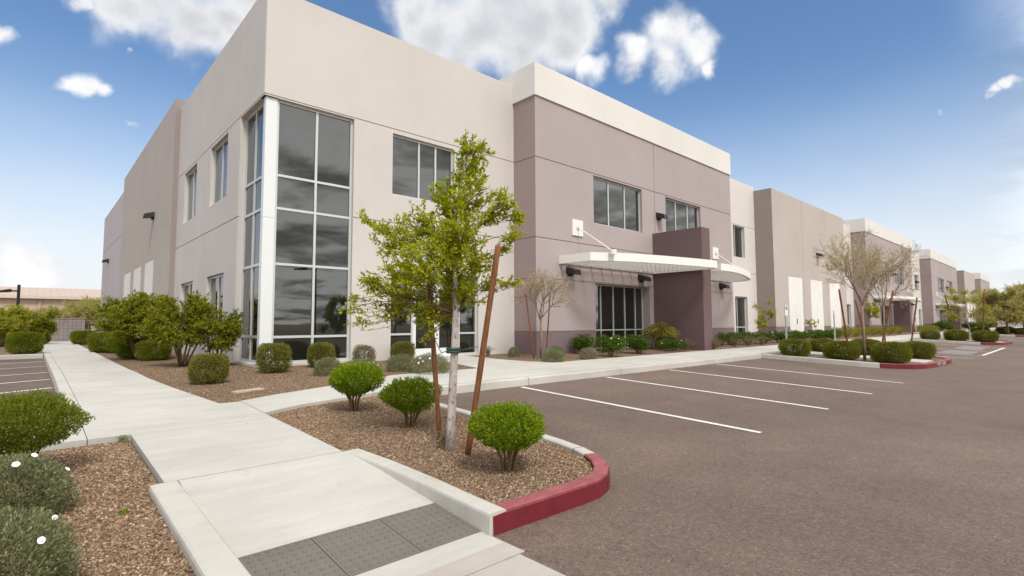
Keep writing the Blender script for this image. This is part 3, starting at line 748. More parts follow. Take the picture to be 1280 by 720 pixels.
# ---- topiaries on stems
def topiary(name, w, h, n, seed, ln=.026, mt='topiary'):
    e = empty(name); zb = h*.30
    P, D = superpts(n, seed, w, w, h*.68, 1.0, .70, .15, zc=h*.66); lowz = np.clip((P[:,2]-h*.66)/(h*.34), -1, 0); P[:,:2] *= (1+.22*lowz)[:,None]
    P2, D2 = superpts(n//3, seed+3, w*.72, w*.72, h*.5, 1.0, .2, .1, zc=h*.60)
    k = (P[:,2] > h*.33+.045*rng.normal(size=len(P))); P, D = P[k], D[k]
    C = np.concatenate([P, P2]); DD = np.concatenate([D, D2])*.9+unit(len(C))*.75+np.array([0,0,.45])
    leaves('foliage', C, DD, rng.uniform(.7,1.3,len(C))*ln, rng.uniform(.8,1.2,len(C))*ln*.46, M[mt], e)
    # soft new shoots breaking the outline
    ns = n//14; Ps, Ds = superpts(ns, seed, w*.97, w*.97, h*.67, 1.0, .97, .10, zc=h*.66); kk = Ds[:,2] > -.2; Ps, Ds = Ps[kk], Ds[kk]
    Cs = []; Dn = []
    for p, d in zip(Ps, Ds):
        ax = d*.6+np.array([0,0,.7])+rng.normal(size=3)*.25; ax /= np.linalg.norm(ax)
        for t in np.linspace(0, 1, 7): Cs.append(p+ax*t*.045); Dn.append(ax*.7+rng.normal(size=3)*.5)
    leaves('shoots', np.array(Cs), np.array(Dn), ln*.8, ln*.36, M[mt], e, np.clip(rng.normal(.72,.18,len(Cs)),0,1))
    stems(7, .035, h*.5, w*.24, .011).build('stems', M['browntwig'], e)
    return e
T = [topiary('topiary_shrub', .64, .58, 9000, 11), topiary('topiary_shrub', .66, .56, 8000, 12)]
tg = 'clipped round shrubs of the same kind'
lbl = ['bright green ball shrub on bare stems nearest the red kerb nose', 'bright green ball shrub just left of the wooden tree stakes', 'bright green ball shrub at the back of the front island by the pavement', 'large wide bright green shrub on the left gravel bed by the walkway']
place(T[0], 3.19, 3.53, KI(3.53)); tag(T[0], lbl[0], 'shrub', tg)
place(T[1], 3.39, 5.51, KI(5.51)); tag(T[1], lbl[1], 'shrub', tg)
c = copy_tree(T[0]); place(c, 3.27, 6.73, KI(6.73), 2.1, 1.1, 1.08); tag(c, lbl[2], 'shrub', tg)
c = topiary('topiary_shrub', .88, .64, 15000, 15, .024, 'darktop'); place(c, -.02, 5.82, KL(5.82), 0, .83, 1.0); tag(c, lbl[3], 'shrub', tg)

# ---- mounds of grey-green leaves
def mound(w, h, n, seed, ln, mt='grey', asp=.26, nfl=0, fs=.02):
    e = empty('mound_shrub')
    P, D = superpts(n, seed, w, w, h*1.5, .8, .72, .09, zc=h*.30); k = P[:,2] > .0; P, D = P[k], D[k]
    P2, D2 = superpts(n//2, seed+5, w*.84, w*.84, h*1.3, .8, .6, .1, zc=h*.26); k = P2[:,2] > 0; P2, D2 = P2[k], D2[k]
    C = np.concatenate([P, P2]); DD = np.concatenate([D, D2])+unit(len(C))*.8+np.array([0,0,.35])
    t = np.clip(rng.normal(.48,.2,len(C))+.25*lump(norm(C), seed+2, 14), 0, 1)
    leaves('foliage', C, DD, rng.uniform(.6,1.35,len(C))*ln, rng.uniform(.8,1.2,len(C))*ln*asp, M[mt], e, t)
    stems(6, .03, h*.4, w*.3, .006).build('stems', M['browntwig'], e)
    for i in range(nfl):
        a = random.uniform(0, 6.28); el = random.uniform(.35,1.2); d = np.array([math.cos(a)*math.cos(el), math.sin(a)*math.cos(el), math.sin(el)])
        flower(e, (d[0]*w*.5, d[1]*w*.5, h*.30+d[2]*h*.74), fs, d)
    return e
m1 = mound(.66, .38, 15000, 21, .024, asp=.36); place(m1, -.05, 4.86, KL(4.86), .3, .88, 1.0); tag(m1, 'grey green mound with a few white flowers behind the nearest mound', 'shrub', 'grey green flowering mounds')
for p, s in (((-.05,-.22,.36), .024), ((.07,-.14,.385), .02), ((.24,-.22,.27), .018)): flower(m1, p, s, (p[0]*2, -.5, .8))
m2 = mound(.60, .42, 17000, 22, .022, asp=.36); place(m2, -.06, 3.50, KL(3.5), -.4, .88, 1.0); tag(m2, 'nearest grey green mound with large white flowers, bottom left corner', 'shrub', 'grey green flowering mounds')
for p, s in (((-.02,-.14,.405), .026), ((.20,-.12,.30), .024), ((.07,-.3,.20), .026), ((.17,.08,.335), .018)): flower(m2, (p[0]*1.12, p[1]*1.15, p[2]*1.08), s*.72, (p[0]*2, -.7, .6))
dome = mound(.58, .36, 5000, 24, .034); domef = mound(.80, .40, 7000, 25, .034, nfl=14, fs=.022); domed = mound(.54, .34, 5000, 26, .030, 'dusty', .22)
gm = 'small mounded shrubs beside the building'
def put(proto, used, x, y, z, label, rz=0, s=1, sz=None, cat='shrub', group=None):
    e = proto if not used else copy_tree(proto)
    place(e, x, y, z, rz, s, sz); tag(e, label, cat, group); return e
put(dome, 0, 4.63, 10.77, KB(10.77), 'grey green dome shrub in front of the corner window', 0, .95, .95, group=gm)
put(domef, 0, 6.44, 9.65, KB(9.6), 'grey green dome dotted with white flowers just left of the young tree trunk', 0, 1, 1, group=gm)
put(domef, 1, 5.25, 10.5, KB(10.5), 'flowering grey green dome half hidden behind the back ball shrub', 2, .95, .72, group=gm)
put(dome, 1, 6.24, 10.56, KB(10.56), 'grey green dome without flowers in front of the entrance sidelight', 1, 1.08, .95, group=gm)
put(dome, 1, 10.6, 9.90, KB(9.9), 'grey green dome at the pavement edge beside the small staked bare tree', 3, .98, 1.0, group=gm)
put(dome, 1, 11.95, 11.0, KB(11), 'grey green dome partly hidden behind another, near the mauve wall', 4, .82, .95, group=gm)
put(domed, 0, 12.4, 10.12, KB(10.1), 'dusty pale grey dome in front of the mauve wall', 0, .95, .95, group=gm)
put(dome, 1, 11.1, 12.02, KB(12), 'tiny grey green shrub at the foot of the beige and mauve walls', 5, .6, .8, group=gm)

# ---- clipped cubes
def cube(w, h, n, seed, ln, mt, fuzz=.06):
    e = empty('clipped_shrub')
    P, D = superpts(n, seed, w, w, h, .55, .80, fuzz, zc=h*.52); P2, D2 = superpts(n//2, seed, w*.84, w*.84, h*.88, .55, .7, .05, zc=h*.5)
    C = np.concatenate([P, P2]); DD = np.concatenate([D, D2])+unit(len(C))*.9+np.array([0,0,.3]); k = C[:,2] > 0; C, DD = C[k], DD[k]
    sz_ = np.where(np.arange(len(C)) < np.sum(k[:n]), 1, 1.7)*ln
    leaves('foliage', C, DD, rng.uniform(.6,1.3,len(C))*sz_, sz_*.45, M[mt], e, np.clip(rng.normal(.5,.2,len(C))+.22*lump(norm(C-np.array([0,0,h*.5])), seed+4, 7), 0, 1))
    stems(5, .04, h*.4, w*.25, .01).build('stems', M['browntwig'], e)
    return e
cu = cube(.70, .63, 6500, 31, .032, 'cube'); cd = cube(.50, .48, 3200, 32, .03, 'dusty', .08); cg = cube(1.0, .58, 9000, 33, .036, 'darktop', .06); ci = cube(1.0, .58, 10000, 34, .034, 'island', .07)
gc = 'clipped shrubs along the glazed corner'
put(cu, 0, 3.91, 11.93, KB(11.9), 'olive clipped shrub at the foot of the white corner column', 0, .92, 1, group=gc)
put(cu, 1, 5.20, 12.50, KB(12.5), 'olive clipped shrub under the middle of the tall corner window', 1, .86, .92, group=gc)
put(cd, 0, 6.25, 12.35, KB(12.3), 'thin dusty shrub against the beige wall right of the corner window', 0, 1, 1, group=gc)
put(cu, 1, 7.62, 12.75, KB(12.7), 'olive shrub in front of the entrance sidelight glass', 2, .84, .84, group=gc)
put(cu, 1, 2.43, 10.81, KB(10.8), 'square olive shrub at the front of the bed below the multi stem trees', 3, .90, .84, group=gc)
gh = 'hedge shrubs along the side walkway'
put(cg, 0, 2.03, 34.7, KB(34), 'farthest dark hedge shrub beside the end of the walkway', 0, 1.05, 1.2, group=gh)
put(cg, 1, 2.02, 24.3, KB(24), 'rounded dark hedge shrub halfway along the walkway', 1, .92, 1.22, group=gh)
put(cg, 1, 2.45, 23.6, KB(24), 'dark hedge shrub tight behind the halfway one', 2, .92, 1.2, group=gh)
put(cg, 1, 2.28, 19.3, KB(19), 'dull green hedge shrub just left of the multi stem trees', 3, .80, 1.02, group=gh)
put(cg, 1, 2.62, 18.0, KB(18), 'dull green hedge shrub tucked under the multi stem crowns', 4, .8, .95, group=gh)
put(cg, 1, -.12, 25.0, KB(21), 'dark round shrub behind the side parking kerb', 5, .92, 1.3, group='shrubs beyond the side parking')
put(cg, 1, .15, 36.8, KB(30), 'low dark shrub in front of the block wall', 6, 1.2, 1.05, group='shrubs beyond the side parking')
put(cg, 1, -1.0, 37.9, KB(30), 'low dark shrub below the far street lamp', 7, 1.2, 1.05, group='shrubs beyond the side parking')
# islands of the main lot
gi = 'clipped shrubs on the parking islands'
KJ = lambda y: K(y)-.035
for x, y, s, sz, l in ((19.35,6.72,.92,1.0,'box clipped shrub at the kerb end of the second island nearest the stalls'), (23.0,6.95,.86,.84,'box clipped shrub far side of the second island, behind the stall row'),
        (19.75,5.42,1.02,1.02,'box clipped shrub left of the large bare tree trunk'), (22.95,5.5,.94,1.0,'box clipped shrub behind the large bare tree trunk'),
        (19.75,4.08,1.02,1.10,'largest box clipped shrub by the red nose of the second island'), (23.2,3.95,.84,.98,'box clipped shrub right side of the red nose with lettering'),
        (43.2,6.75,1.0,1.0,'leftmost low shrub on the third island'), (43.9,5.55,1.15,1.15,'middle low shrub on the third island beside the leaning stake'), (43.9,4.15,1.18,1.2,'rightmost low shrub on the third island by its red end'), (68.9,6.9,1.4,1.0,'low shrub on the fourth island behind the yellow green tree'),
        (70.8,5.2,1.3,1.2,'low shrub on the fourth island left of the broad mesquite'), (71.0,4.0,1.3,1.1,'low shrub on the fourth island under the broad mesquite')):
    put(ci, x > 19.2 and x != 19.35, x, y, KJ(y), l, x*3.1, s, sz, group=gi)

# ---- leafy glossy shrubs along the mauve wall
def leafy(w, h, n, seed, ln, mt, nfl=0, asp=.45):
    e = empty('leafy_shrub')
    cl = [(random.gauss(0,w*.22), random.gauss(0,w*.22), h*random.uniform(.35,.72), w*random.uniform(.2,.33)) for _ in range(13)]
    C = []; D = []
    for (x, y, z, r) in cl:
        d = unit(n//13); rr = rng.uniform(.4,1,n//13)**.5*r; p = np.array([x,y,z])+d*rr[:,None]*np.array([1,1,.85]); C.append(p); D.append(d+unit(len(d))*.7+np.array([0,0,.3]))
    C = np.concatenate(C); D = np.concatenate(D); k = (C[:,2] > h*.1) & (C[:,2] < h*1.1); C, D = C[k], D[k]
    leaves('foliage', C, D, rng.uniform(.7,1.3,len(C))*ln, ln*asp, M[mt], e)
    stems(6, .04, h*.45, w*.28, .012).build('stems', M['browntwig'], e)
    idx = [i for i in rng.permutation(len(C)) if C[i][2] > h*.45 and np.hypot(C[i][0], C[i][1]+.0) > w*.28][:nfl]
    for i in idx: flower(e, C[i]+D[i]/np.linalg.norm(D[i])*.03, .024, D[i])
    return e
la = leafy(.92, .68, 3600, 41, .055, 'glossy'); lf = leafy(.90, .78, 3800, 42, .055, 'glossy', 16); lo = leafy(.85, .60, 3200, 43, .045, 'spiky', 0, .3)
gl_ = 'leafy shrubs in the bed along the front'
for p, used, x, y, l, rz, s, sz in ((la,0,13.99,11.69,'dark glossy shrub left of the ground floor window',0,1.05,1.0), (lf,0,13.75,10.3,'dark glossy shrub dotted with white flowers at the ground floor window',0,1.0,1.02), (la,1,15.69,10.55,'mid green shrub right of the white flowered one',2,1.15,.98),
        (lf,1,17.94,10.5,'dark green shrub with few flowers at the foot of the plum pier',1,.95,.68), (la,1,22.9,11.0,'dark shrub just right of the plum pier',3,.55,.95)):
    put(p, used, x, y, KB(y), l, rz, s, sz, group=gl_)
rows = [(24.3,11.2,'dark shrub under the right hand canopy tip'), (25.7,11.0,'shrub below the narrow ground floor window'), (27.2,10.9,'flowering shrub left of the slender sapling'), (28.9,10.8,'shrub at the foot of the slender sapling'), (30.6,10.8,'flowering shrub in front of the tan return wall'), (32.3,10.8,'shrub left of the first sign post'), (34.1,10.7,'shrub behind the first sign post'), (36.0,10.8,'flowering shrub between the two sign posts'), (37.8,10.9,'shrub left of the second sign post')]
for i, (x, y, l) in enumerate(rows): put((la, lf)[i % 2], 1, x, y, KB(y), l, i*1.3, 1.25, .90, group=gl_)
for i, (x, l) in enumerate(((40,'reddish low shrub right of the second sign post'), (42,'low brown green shrub before the last white panel'), (44.2,'low brown green shrub at the right end of the tan wall'), (46.5,'low olive shrub behind the bare trees, left'), (49,'low olive shrub behind the bare trees, middle'), (51.5,'low olive shrub behind the bare trees, right'), (54.5,'low olive shrub at the second mauve bay corner'), (57.5,'low olive shrub under the second canopy'), (64.5,'low olive shrub past the second plum pier'), (68,'low olive shrub at the end of the second mauve bay'), (72,'low olive shrub by the far beige wall'))):
    put(lo, i > 0, x, 11.2, KB(11), l, i*.9, 1.7, 1.15, group='low brownish shrubs along the far front')
for x, y, s, sz, l in ((79.5,11.4,2.4,1.75,'large dark green shrub at the third mauve bay corner'), (84,11.3,1.8,1.2,'dark shrub below the third canopy'), (99,11,2.4,1.5,'dark shrub past the third mauve bay'), (112,11,2.6,1.6,'dark shrub beneath the far tan wall'), (120,10.9,3,1.7,'far dark shrub near the end of the building')):
    put(la, 1, x, y, KB(y), l, x, s, sz, group='dark shrubs along the far front')

# spiky grasses
def tuft(n, h, spread, ln, w, mt, seed):
    e = empty('grass_tuft'); C = []; D = []
    mbn = []
    for i in range(n):
        a = rng.uniform(0, 6.28); sp = rng.uniform(.05,1)*spread; hh = h*rng.uniform(.6,1.05)
        p0 = np.array([math.cos(a)*.05, math.sin(a)*.05, 0]); pm = np.array([math.cos(a)*sp*.45, math.sin(a)*sp*.45, hh*.75]); p1 = np.array([math.cos(a)*sp, math.sin(a)*sp, hh*(1-.45*sp/spread)])
        C += [p0, pm]; D += [(pm-p0), (p1-pm)]
    C = np.array(C); D = np.array(D); V, F = leaf_arrays(C, D, np.linalg.norm(D, axis=1)*1.08, w, .1)
    np_mesh('blades', V, F, np.clip(rng.normal(.5,.25,len(C)),0,1), M[mt], e)
    return e
tf = tuft(800, 1.0, .75, 1, .018, 'spiky', 1); place(tf, 18.5, 11.4, KB(11.4), 0, 1.15, 1.2); tag(tf, 'tall yellow green spiky grass between the dark window and the plum pier', 'grass tuft')
dt = tuft(160, .42, .38, 1, .008, 'drytwig', 2)
for i, (x, y, l) in enumerate(((18.9,10.55,'dry brown tuft at the corner of the plum pier'), (20.0,9.95,'dry brown tuft in front of the plum pier face'), (21.6,10.6,'dry brown tuft right of the plum pier'), (22.8,10.4,'dry brown tuft by the pavement before the canopy tip'), (24.0,10.3,'pale dry tuft under the canopy tip'), (25.4,10.25,'pale dry tuft below the narrow window'), (10.67,12.75,'dry twiggy tuft against the beige wall right of the door'))):
    put(dt, i > 0, x, y, KB(y), l, i*.8, 1.2 if i < 6 else .8, 1.25 if i < 6 else .9, 'grass tuft', 'dry tufts in the front bed')
wd = tuft(22, .04, .035, 1, .007, 'topiary', 3); place(wd, .52, 4.49, KL(4.49)); tag(wd, 'tiny green weed alone in the left gravel', 'weed')
wd2 = tuft(40, .09, .07, 1, .008, 'grey', 4); place(wd2, .74, 6.66, KL(6.66)); tag(wd2, 'small weed at the corner of the walkway slab', 'weed')
wd3 = tuft(70, .24, .16, 1, .008, 'drytwig', 5); place(wd3, 3.18, 4.50, KI(4.5)); tag(wd3, 'thin yellowing grass round the young tree trunk', 'grass tuft')

# ---- trees ------------------------------------------------------------------
RT = np.array([.7365,-.6764,0]); FW = np.array([.6764,.7365,0]); UP = np.array([0,0,1.])
def curve(p0, p1, n=6, j=.05, sag=0.0):
    p0, p1 = np.array(p0, float), np.array(p1, float); Lh = np.linalg.norm(p1-p0); pts = []
    o = rng.normal(size=3)*j*Lh
    for t in np.linspace(0, 1, n): pts.append(p0+(p1-p0)*t+o*math.sin(math.pi*t)+np.array([0,0,sag*Lh*math.sin(math.pi*t)])+(rng.normal(size=3)*j*.25*Lh if 0 < t < 1 else 0))
    return pts
def cluster_tree(e, trunk_pts, trunk_r, clusters, dens, ln, asp, leafm, barkm, twig_r=.004, name='crown', droop=.0, nside=8, tdens=1.0):
    """clusters: (right, depth, z, radius) around the base; a limb runs from the trunk to each"""
    mb = MB(); mb.tube(trunk_pts, trunk_r, nside); tb = MB()
    TP = np.array(trunk_pts); C = []; D = []
    for (a, b, z, r) in clusters:
        c = RT*a+FW*b+UP*z
        hd = math.hypot(a, b); d = np.abs(TP[:,2]-(c[2]-.55*hd-.05))+np.maximum(TP[:,2]-c[2]+.05, 0)*2+np.where(TP[:,2] < TP[-1,2]*.35, 9, 0); s = TP[np.argmin(d)]
        br = curve(s, c, 6, .09, .07); rr = np.linspace(max(twig_r*2.0, trunk_r[-1]*.7), twig_r*.8, 6)
        tb.tube(br, list(rr), 5)
        nt = max(5, int(36*(r/.3)**1.2*tdens))
        for _ in range(nt):
            t = rng.uniform(.38,1.0); s0 = np.array(br[0])+(np.array(br[-1])-np.array(br[0]))*t if t < .9 else np.array(br[-1])
            u = unit(1)[0]; q = c+u*r*rng.uniform(.45,1.1)+np.array([0,0,-droop*r*rng.uniform(0,1)])
            tw = curve(s0, q, 4, .08); tb.tube(tw, [twig_r, twig_r*.8, twig_r*.6, twig_r*.4], 3, cap=False)
            m = max(4, int(dens*1.8*rng.uniform(.6,1.4)*(r/.3)**.5)); ts = rng.uniform(.3,1.04,m)
            for tt in ts:
                k = min(int(tt*3), 2); f = tt*3-k; p = tw[k]+(tw[k+1]-tw[k])*f
                ax = (tw[k+1]-tw[k]); ax = ax/(np.linalg.norm(ax)+1e-9)
                C.append(p+rng.normal(size=3)*.008); D.append(ax*.6+rng.normal(size=3)*.6+np.array([0,0,.1-droop*.5]))
    C = np.array(C); D = np.array(D)
    base = np.clip(rng.normal(.5,.24,len(C))+.2*lump(C, 5, 5.0), 0, 1)
    mb.build('trunk', M[barkm], e, smooth=True)
    tb.build('branches', M['browntwig' if barkm == 'bark' else barkm], e, smooth=True)
    leaves(name, C, D, rng.uniform(.6,1.25,len(C))*ln, rng.uniform(.8,1.2,len(C))*ln*asp, M[leafm], e, base)
    return e
def stake(x, y, z, dx, dy, h, r, label, group):
    e = empty('tree_stake', (x,y,z)); tag(e, label, 'stake', group)
    mb = MB(); n = 7
    mb.tube([(dx*t/n, dy*t/n, -.1+(h+.1)*t/n) for t in range(n+1)], [r*(1+.06*math.sin(t*2.3)) for t in range(n+1)], 10)
    mb.build('pole', M['stake'], e, smooth=True); return e
# young tree on the front island
PX = lambda x, y, r, d: ((x-570)/121, d, (557-y)/121, r/121)
cl = [PX(*q) for q in [(588,178,20,0),(606,178,14,.1),(578,205,24,.1),(602,205,16,-.1),(555,232,24,.2),(598,240,28,-.2),(570,250,34,.1),(520,272,30,.1),(545,285,40,.3),(590,290,40,-.3),(560,310,46,-.2),(500,285,18,0),(478,280,14,-.1),(455,266,10,0),(465,276,9,.1),(488,300,18,-.2),
   (495,330,24,.2),(525,330,40,-.3),(565,345,46,.3),(600,320,26,.1),(625,262,16,.1),(640,245,16,0),(652,262,14,.1),(648,285,13,0),(642,300,9,.05),(625,240,10,-.1),(470,352,18,-.1),(500,362,26,.1),(460,345,10,0),(482,385,14,0),(440,382,9,-.1),(452,398,8,-.1),(444,370,7,0),(530,378,26,0),(560,385,22,.2),(590,360,24,0),(618,348,12,.1),(640,347,8,.1),(655,345,6,.1),(545,398,10,0),(520,400,9,.1),(535,420,6,0)]]
yt = empty('young_tree', (3.20,4.39,KI(4.39)-.02)); tag(yt, 'young tree with fresh yellow green leaves tied to two stakes on the front island', 'tree')
tp = [RT*a+FW*b+UP*z for a, b, z in ((-.03,0,-.05),(-.015,0,.25),(.0,.0,.6),(.02,.0,1.0),(.03,0,1.4),(.02,.02,1.8),(.0,0,2.2),(.05,.02,2.6),(.12,0,3.0),(.17,0,3.2))]
cluster_tree(yt, tp, [.056,.045,.042,.039,.033,.024,.017,.012,.008,.005], cl, 17, .050, .38, 'oak', 'bark', .0030, nside=12, tdens=1.1)
gs = 'wooden stakes holding the trees'
sA = stake(3.33, 4.78, KI(4.78), -.17, .0, 1.75, .026, 'wooden stake left of the young tree trunk, top hidden in leaves', gs)
sB = stake(3.22, 4.18, KI(4.2), .16, -.30, 2.06, .030, 'tall reddish wooden stake leaning right of the young tree', gs)
mb = MB()
for (s, z) in ((.062, .99), (.062, 1.02)):
    mb.tube([(3.21+s*math.cos(a*.6283), 4.39+s*math.sin(a*.6283), KI(4.4)+z) for a in range(11)], .016, 6)
tie = empty('tree_tie', (0,0,0)); tag(tie, 'dark green rubber tie round the young tree trunk with wire to its stake', 'tree tie')
mb.build('collar', M['rubber'], tie); mb = MB()
mb.tube([(3.17,4.44,KI(4.4)+1.0), (3.22,4.62,KI(4.4)+.97), (3.24,4.78,KI(4.4)+1.12)], .005, 5); mb.tube([(3.24+.03*math.cos(a*.7), 4.78+.03*math.sin(a*.7), KI(4.4)+1.12) for a in range(10)], .006, 5); mb.tube([(3.25,4.35,KI(4.4)+1.0), (3.30,4.10,KI(4.4)+1.05)], .005, 5)
mb.build('wire', M['wire'], tie)

# multi-stem leafy trees by the walkway
def multistem(x, y, z, w, h, seed, label, ns=7, leafm='multi', dens=9, ln=.075, nc=34, bark_='browntwig', asp=.38, group=None, low=.34):
    r_ = np.random.default_rng(seed); e = empty('multistem_tree', (x,y,z)); tag(e, label, 'tree', group)
    cls = []
    for i in range(nc):
        a = r_.uniform(0, 6.28); rr = math.sqrt(r_.uniform(0,1))*w*.42; zz = h*(low+(.92-low)*r_.uniform(0,1)**.8*(1-.35*(rr/(w*.5))**2))
        cls.append((math.cos(a)*rr, math.sin(a)*rr, zz, w*r_.uniform(.13,.20)))
    mb = MB(); tops = []
    for i in range(ns):
        a = 6.28*i/ns+r_.uniform(-.3,.3); q = np.array([math.cos(a)*w*.22, math.sin(a)*w*.22, h*.55]); p = np.array([math.cos(a)*.05, math.sin(a)*.05, -.05])
        mb.tube(curve(p, q, 6, .05), [.022*w/1.5]*2+[.017*w/1.5]*2+[.01*w/1.5]*2, 6)
    tp = [np.array([0,0,z_]) for z_ in np.linspace(h*.25,h*.8,6)]
    mb.build('stems', M[bark_], e, smooth=True)
    cluster_tree(e, tp, [.012]*6, cls, dens*1.3, ln*1.15, asp, leafm, bark_, .005, tdens=1.05)
    return e
gt_ = 'multi stem trees by the beige wall'
multistem(2.38,18.6,KB(18),2.05,2.0,51,'bushy multi stem tree, leftmost, spreading towards the walkway',group=gt_,low=.27,nc=40)
multistem(2.72,14.75,KB(15),1.80,1.78,52,'bushy multi stem tree, middle one with bare stems at its foot',ns=8,nc=32,group=gt_,ln=.065,low=.3)
multistem(3.28,14.2,KB(15),1.25,1.62,53,'narrow multi stem tree, right one nearest the glazed corner',ns=6,nc=22,group=gt_,ln=.06,low=.3)
# trees beyond the side parking
gd = 'trees beyond the side parking'
multistem(-1.0,35.2,KB(30),2.3,2.05,54,'feathery yellow green tree cut by the left edge of the photo',4,'yellow',8,.09,26,'tanbark',.3,gd,.3)
multistem(.28,36.6,KB(30),1.75,1.95,55,'rounded mid green tree in front of the tan warehouse',4,'multi',9,.08,24,'tanbark',.38,gd,.25)
multistem(4.0,62,KB(30),4.6,3.2,56,'wispy olive tree behind the block wall and fence',4,'olive',8,.11,34,'tanbark',.25,gd,.25)
multistem(1.2,58,KB(30),3.0,2.6,66,'small wispy olive tree behind the left end of the block wall',4,'olive',7,.11,18,'tanbark',.25,gd,.25)

# bare vase-shaped trees
def bare_tree(h, w, trunk_h, r0, seed, levels=4, twig=.0035, budn=3, budl=.03):
    r_ = np.random.default_rng(seed); e = empty('bare_tree'); mb = MB(); tw = MB(); C = []; D = []
    base = [np.array([0,0,-.05]), np.array([.01,0,trunk_h*.5]), np.array([0,.01,trunk_h])]
    mb.tube(base, [r0*1.15, r0, r0*.85], 8)
    def grow(p, d, Ln, r, lv):
        n = 4; pts = [p]; dd = d.copy()
        for i in range(n):
            dd = dd+r_.normal(size=3)*.10+np.array([0,0,.03]); dd /= np.linalg.norm(dd); pts.append(pts[-1]+dd*Ln/n)
        rad = list(np.linspace(r, r*.55, n+1))
        (mb if lv < 2 else tw).tube(pts, rad, 6 if lv < 2 else 3, cap=False)
        if lv >= levels-1:
            for _ in range(budn*2):
                k = r_.integers(0, n); C.append(pts[k]+(pts[k+1]-pts[k])*r_.uniform()+r_.normal(size=3)*.012); D.append(dd+r_.normal(size=3)*.8)
        if lv < levels:
            kids = (5, 4, 4, 4, 3)[lv] if lv else 6
            for c in range(kids):
                t = r_.uniform(.35,1.0); k = min(int(t*n), n-1); q = pts[k]+(pts[k+1]-pts[k])*(t*n-k)
                u = r_.normal(size=3); u -= dd*(u@dd); u /= np.linalg.norm(u)
                nd = dd*.85+u*r_.uniform(.35,.75); nd[2] += .05; nd /= np.linalg.norm(nd)
                grow(q, nd, Ln*r_.uniform(.55,.75), max(r*.55, twig), lv+1)
    for i in range(6):
        a = 6.28*i/6+r_.uniform(-.35,.35); sp = r_.uniform(.35,.85)*w/h
        d = np.array([math.cos(a)*sp, math.sin(a)*sp, 1]); d /= np.linalg.norm(d)
        grow(base[-1]-np.array([0,0,r_.uniform(0,trunk_h*.12)]), d, (h-trunk_h)*.46, r0*.5, 1)
    mb.build('trunk', M['tanbark'], e, smooth=True)
    tw.build('twigs', M['tanbark'], e)
    C = np.array(C); D = np.array(D)
    leaves('buds', C, D, rng.uniform(.6,1.4,len(C))*budl, budl*.45, M['buds'], e)
    return e
bt = bare_tree(3.0, 2.8, 1.25, .04, 61, 5, .0020, 1, .04); place(bt, 11.35, 11.07, KB(11.07)); bt.scale = (.95,.95,1.0)
tag(bt, 'small bare tree with fine tan twigs staked before the mauve wall', 'tree', 'bare trees')
stake(11.18, 11.19, KB(11.2), -.28, .08, 1.97, .022, 'thin stake left of the small bare tree', gs)
stake(12.0, 11.5, KB(11.5), .12, -.10, 2.0, .022, 'thin stake right of the small bare tree', gs)
b2 = bare_tree(4.15, 4.9, 1.75, .042, 62, 5, .0024, 2, .045); place(b2, 20.10, 4.87, KJ(4.87)); b2.scale = (1.0,1.0,1.1)
tag(b2, 'larger bare tree of pale twigs at the front of the second island', 'tree', 'bare trees')
b3 = copy_tree(b2); place(b3, 23.2, 4.95, KJ(4.95), 2.2, .76, 1.06); tag(b3, 'narrower bare tree behind the larger one on the second island', 'tree', 'bare trees')
stake(20.0, 5.25, KJ(5.2), -.36, .14, 2.32, .03, 'dark stake leaning left of the larger bare tree trunk', gs)
stake(20.48, 4.60, KJ(4.6), .27, -.46, 2.28, .03, 'stake leaning right across the larger bare tree', gs)
stake(22.9, 5.35, KJ(5.3), -.45, .30, 2.05, .026, 'stake behind the larger bare tree leaning left', gs)
stake(23.7, 4.35, KJ(4.3), .15, -.30, 2.15, .028, 'stake rising above the lettered red kerb', gs)
# sparse yellow tree and mesquite
def cloud_tree(x, y, z, w, h, seed, label, leafm, dens, ln, nc, tr=.05, lo_=.35, asp=.3, name='tree', group=None, r=(.09,.15), bark_='tanbark'):
    r_ = np.random.default_rng(seed); e = empty(name, (x,y,z)); tag(e, label, 'tree', group); cls = []
    for i in range(nc):
        a = r_.uniform(0,6.28); rr = math.sqrt(r_.uniform(0,1))*w*.45; zz = h*(lo_+(.95-lo_)*r_.uniform()*(1-.4*(rr/(w*.5))**2)); cls.append((math.cos(a)*rr, math.sin(a)*rr, zz, w*r_.uniform(*r)))
    tp = [np.array([r_.normal()*.03*k, r_.normal()*.03*k, z_]) for k, z_ in enumerate(np.linspace(-.05,h*.75,8))]
    cluster_tree(e, tp, list(np.linspace(tr,tr*.3,8)), cls, dens, ln, asp, leafm, bark_, .006)
    return e
cloud_tree(46.2,5.2,KJ(5.2),3.2,3.9,71,'sparse yellow green tree with two stakes on the third island','yellow',4,.09,24,.04,.33,.35,'sparse_tree',r=(.07,.12))
stake(46.0,5.75,KJ(5.7),-.75,.42,3.0,.045,'leaning stake left of the sparse yellow tree',gs)
stake(46.6,4.55,KJ(4.5),.0,-.25,3.4,.04,'upright stake right of the sparse yellow tree',gs)
cloud_tree(69.5,4.9,KJ(4.9),5.2,5.0,72,'broad olive mesquite tree on the fourth island at the right edge','olive',8,.12,60,.10,.30,.28,'mesquite_tree',r=(.09,.15))
cloud_tree(93,5.0,KJ(5),7,6.0,73,'far olive tree behind the mesquite','olive',9,.17,46,.12,.25,.3,'mesquite_tree')
cloud_tree(29.0,11.6,KB(11),1.15,2.6,74,'slender sapling with sparse leaves against the tan return wall','oak',4,.09,20,.022,.3,.4,'sapling',r=(.10,.16))
cloud_tree(33.9,10.9,KB(11),.7,1.25,75,'tiny pale leaved sapling beside the first sign post','yellow',4,.08,8,.015,.6,.5,'sapling',r=(.10,.18))
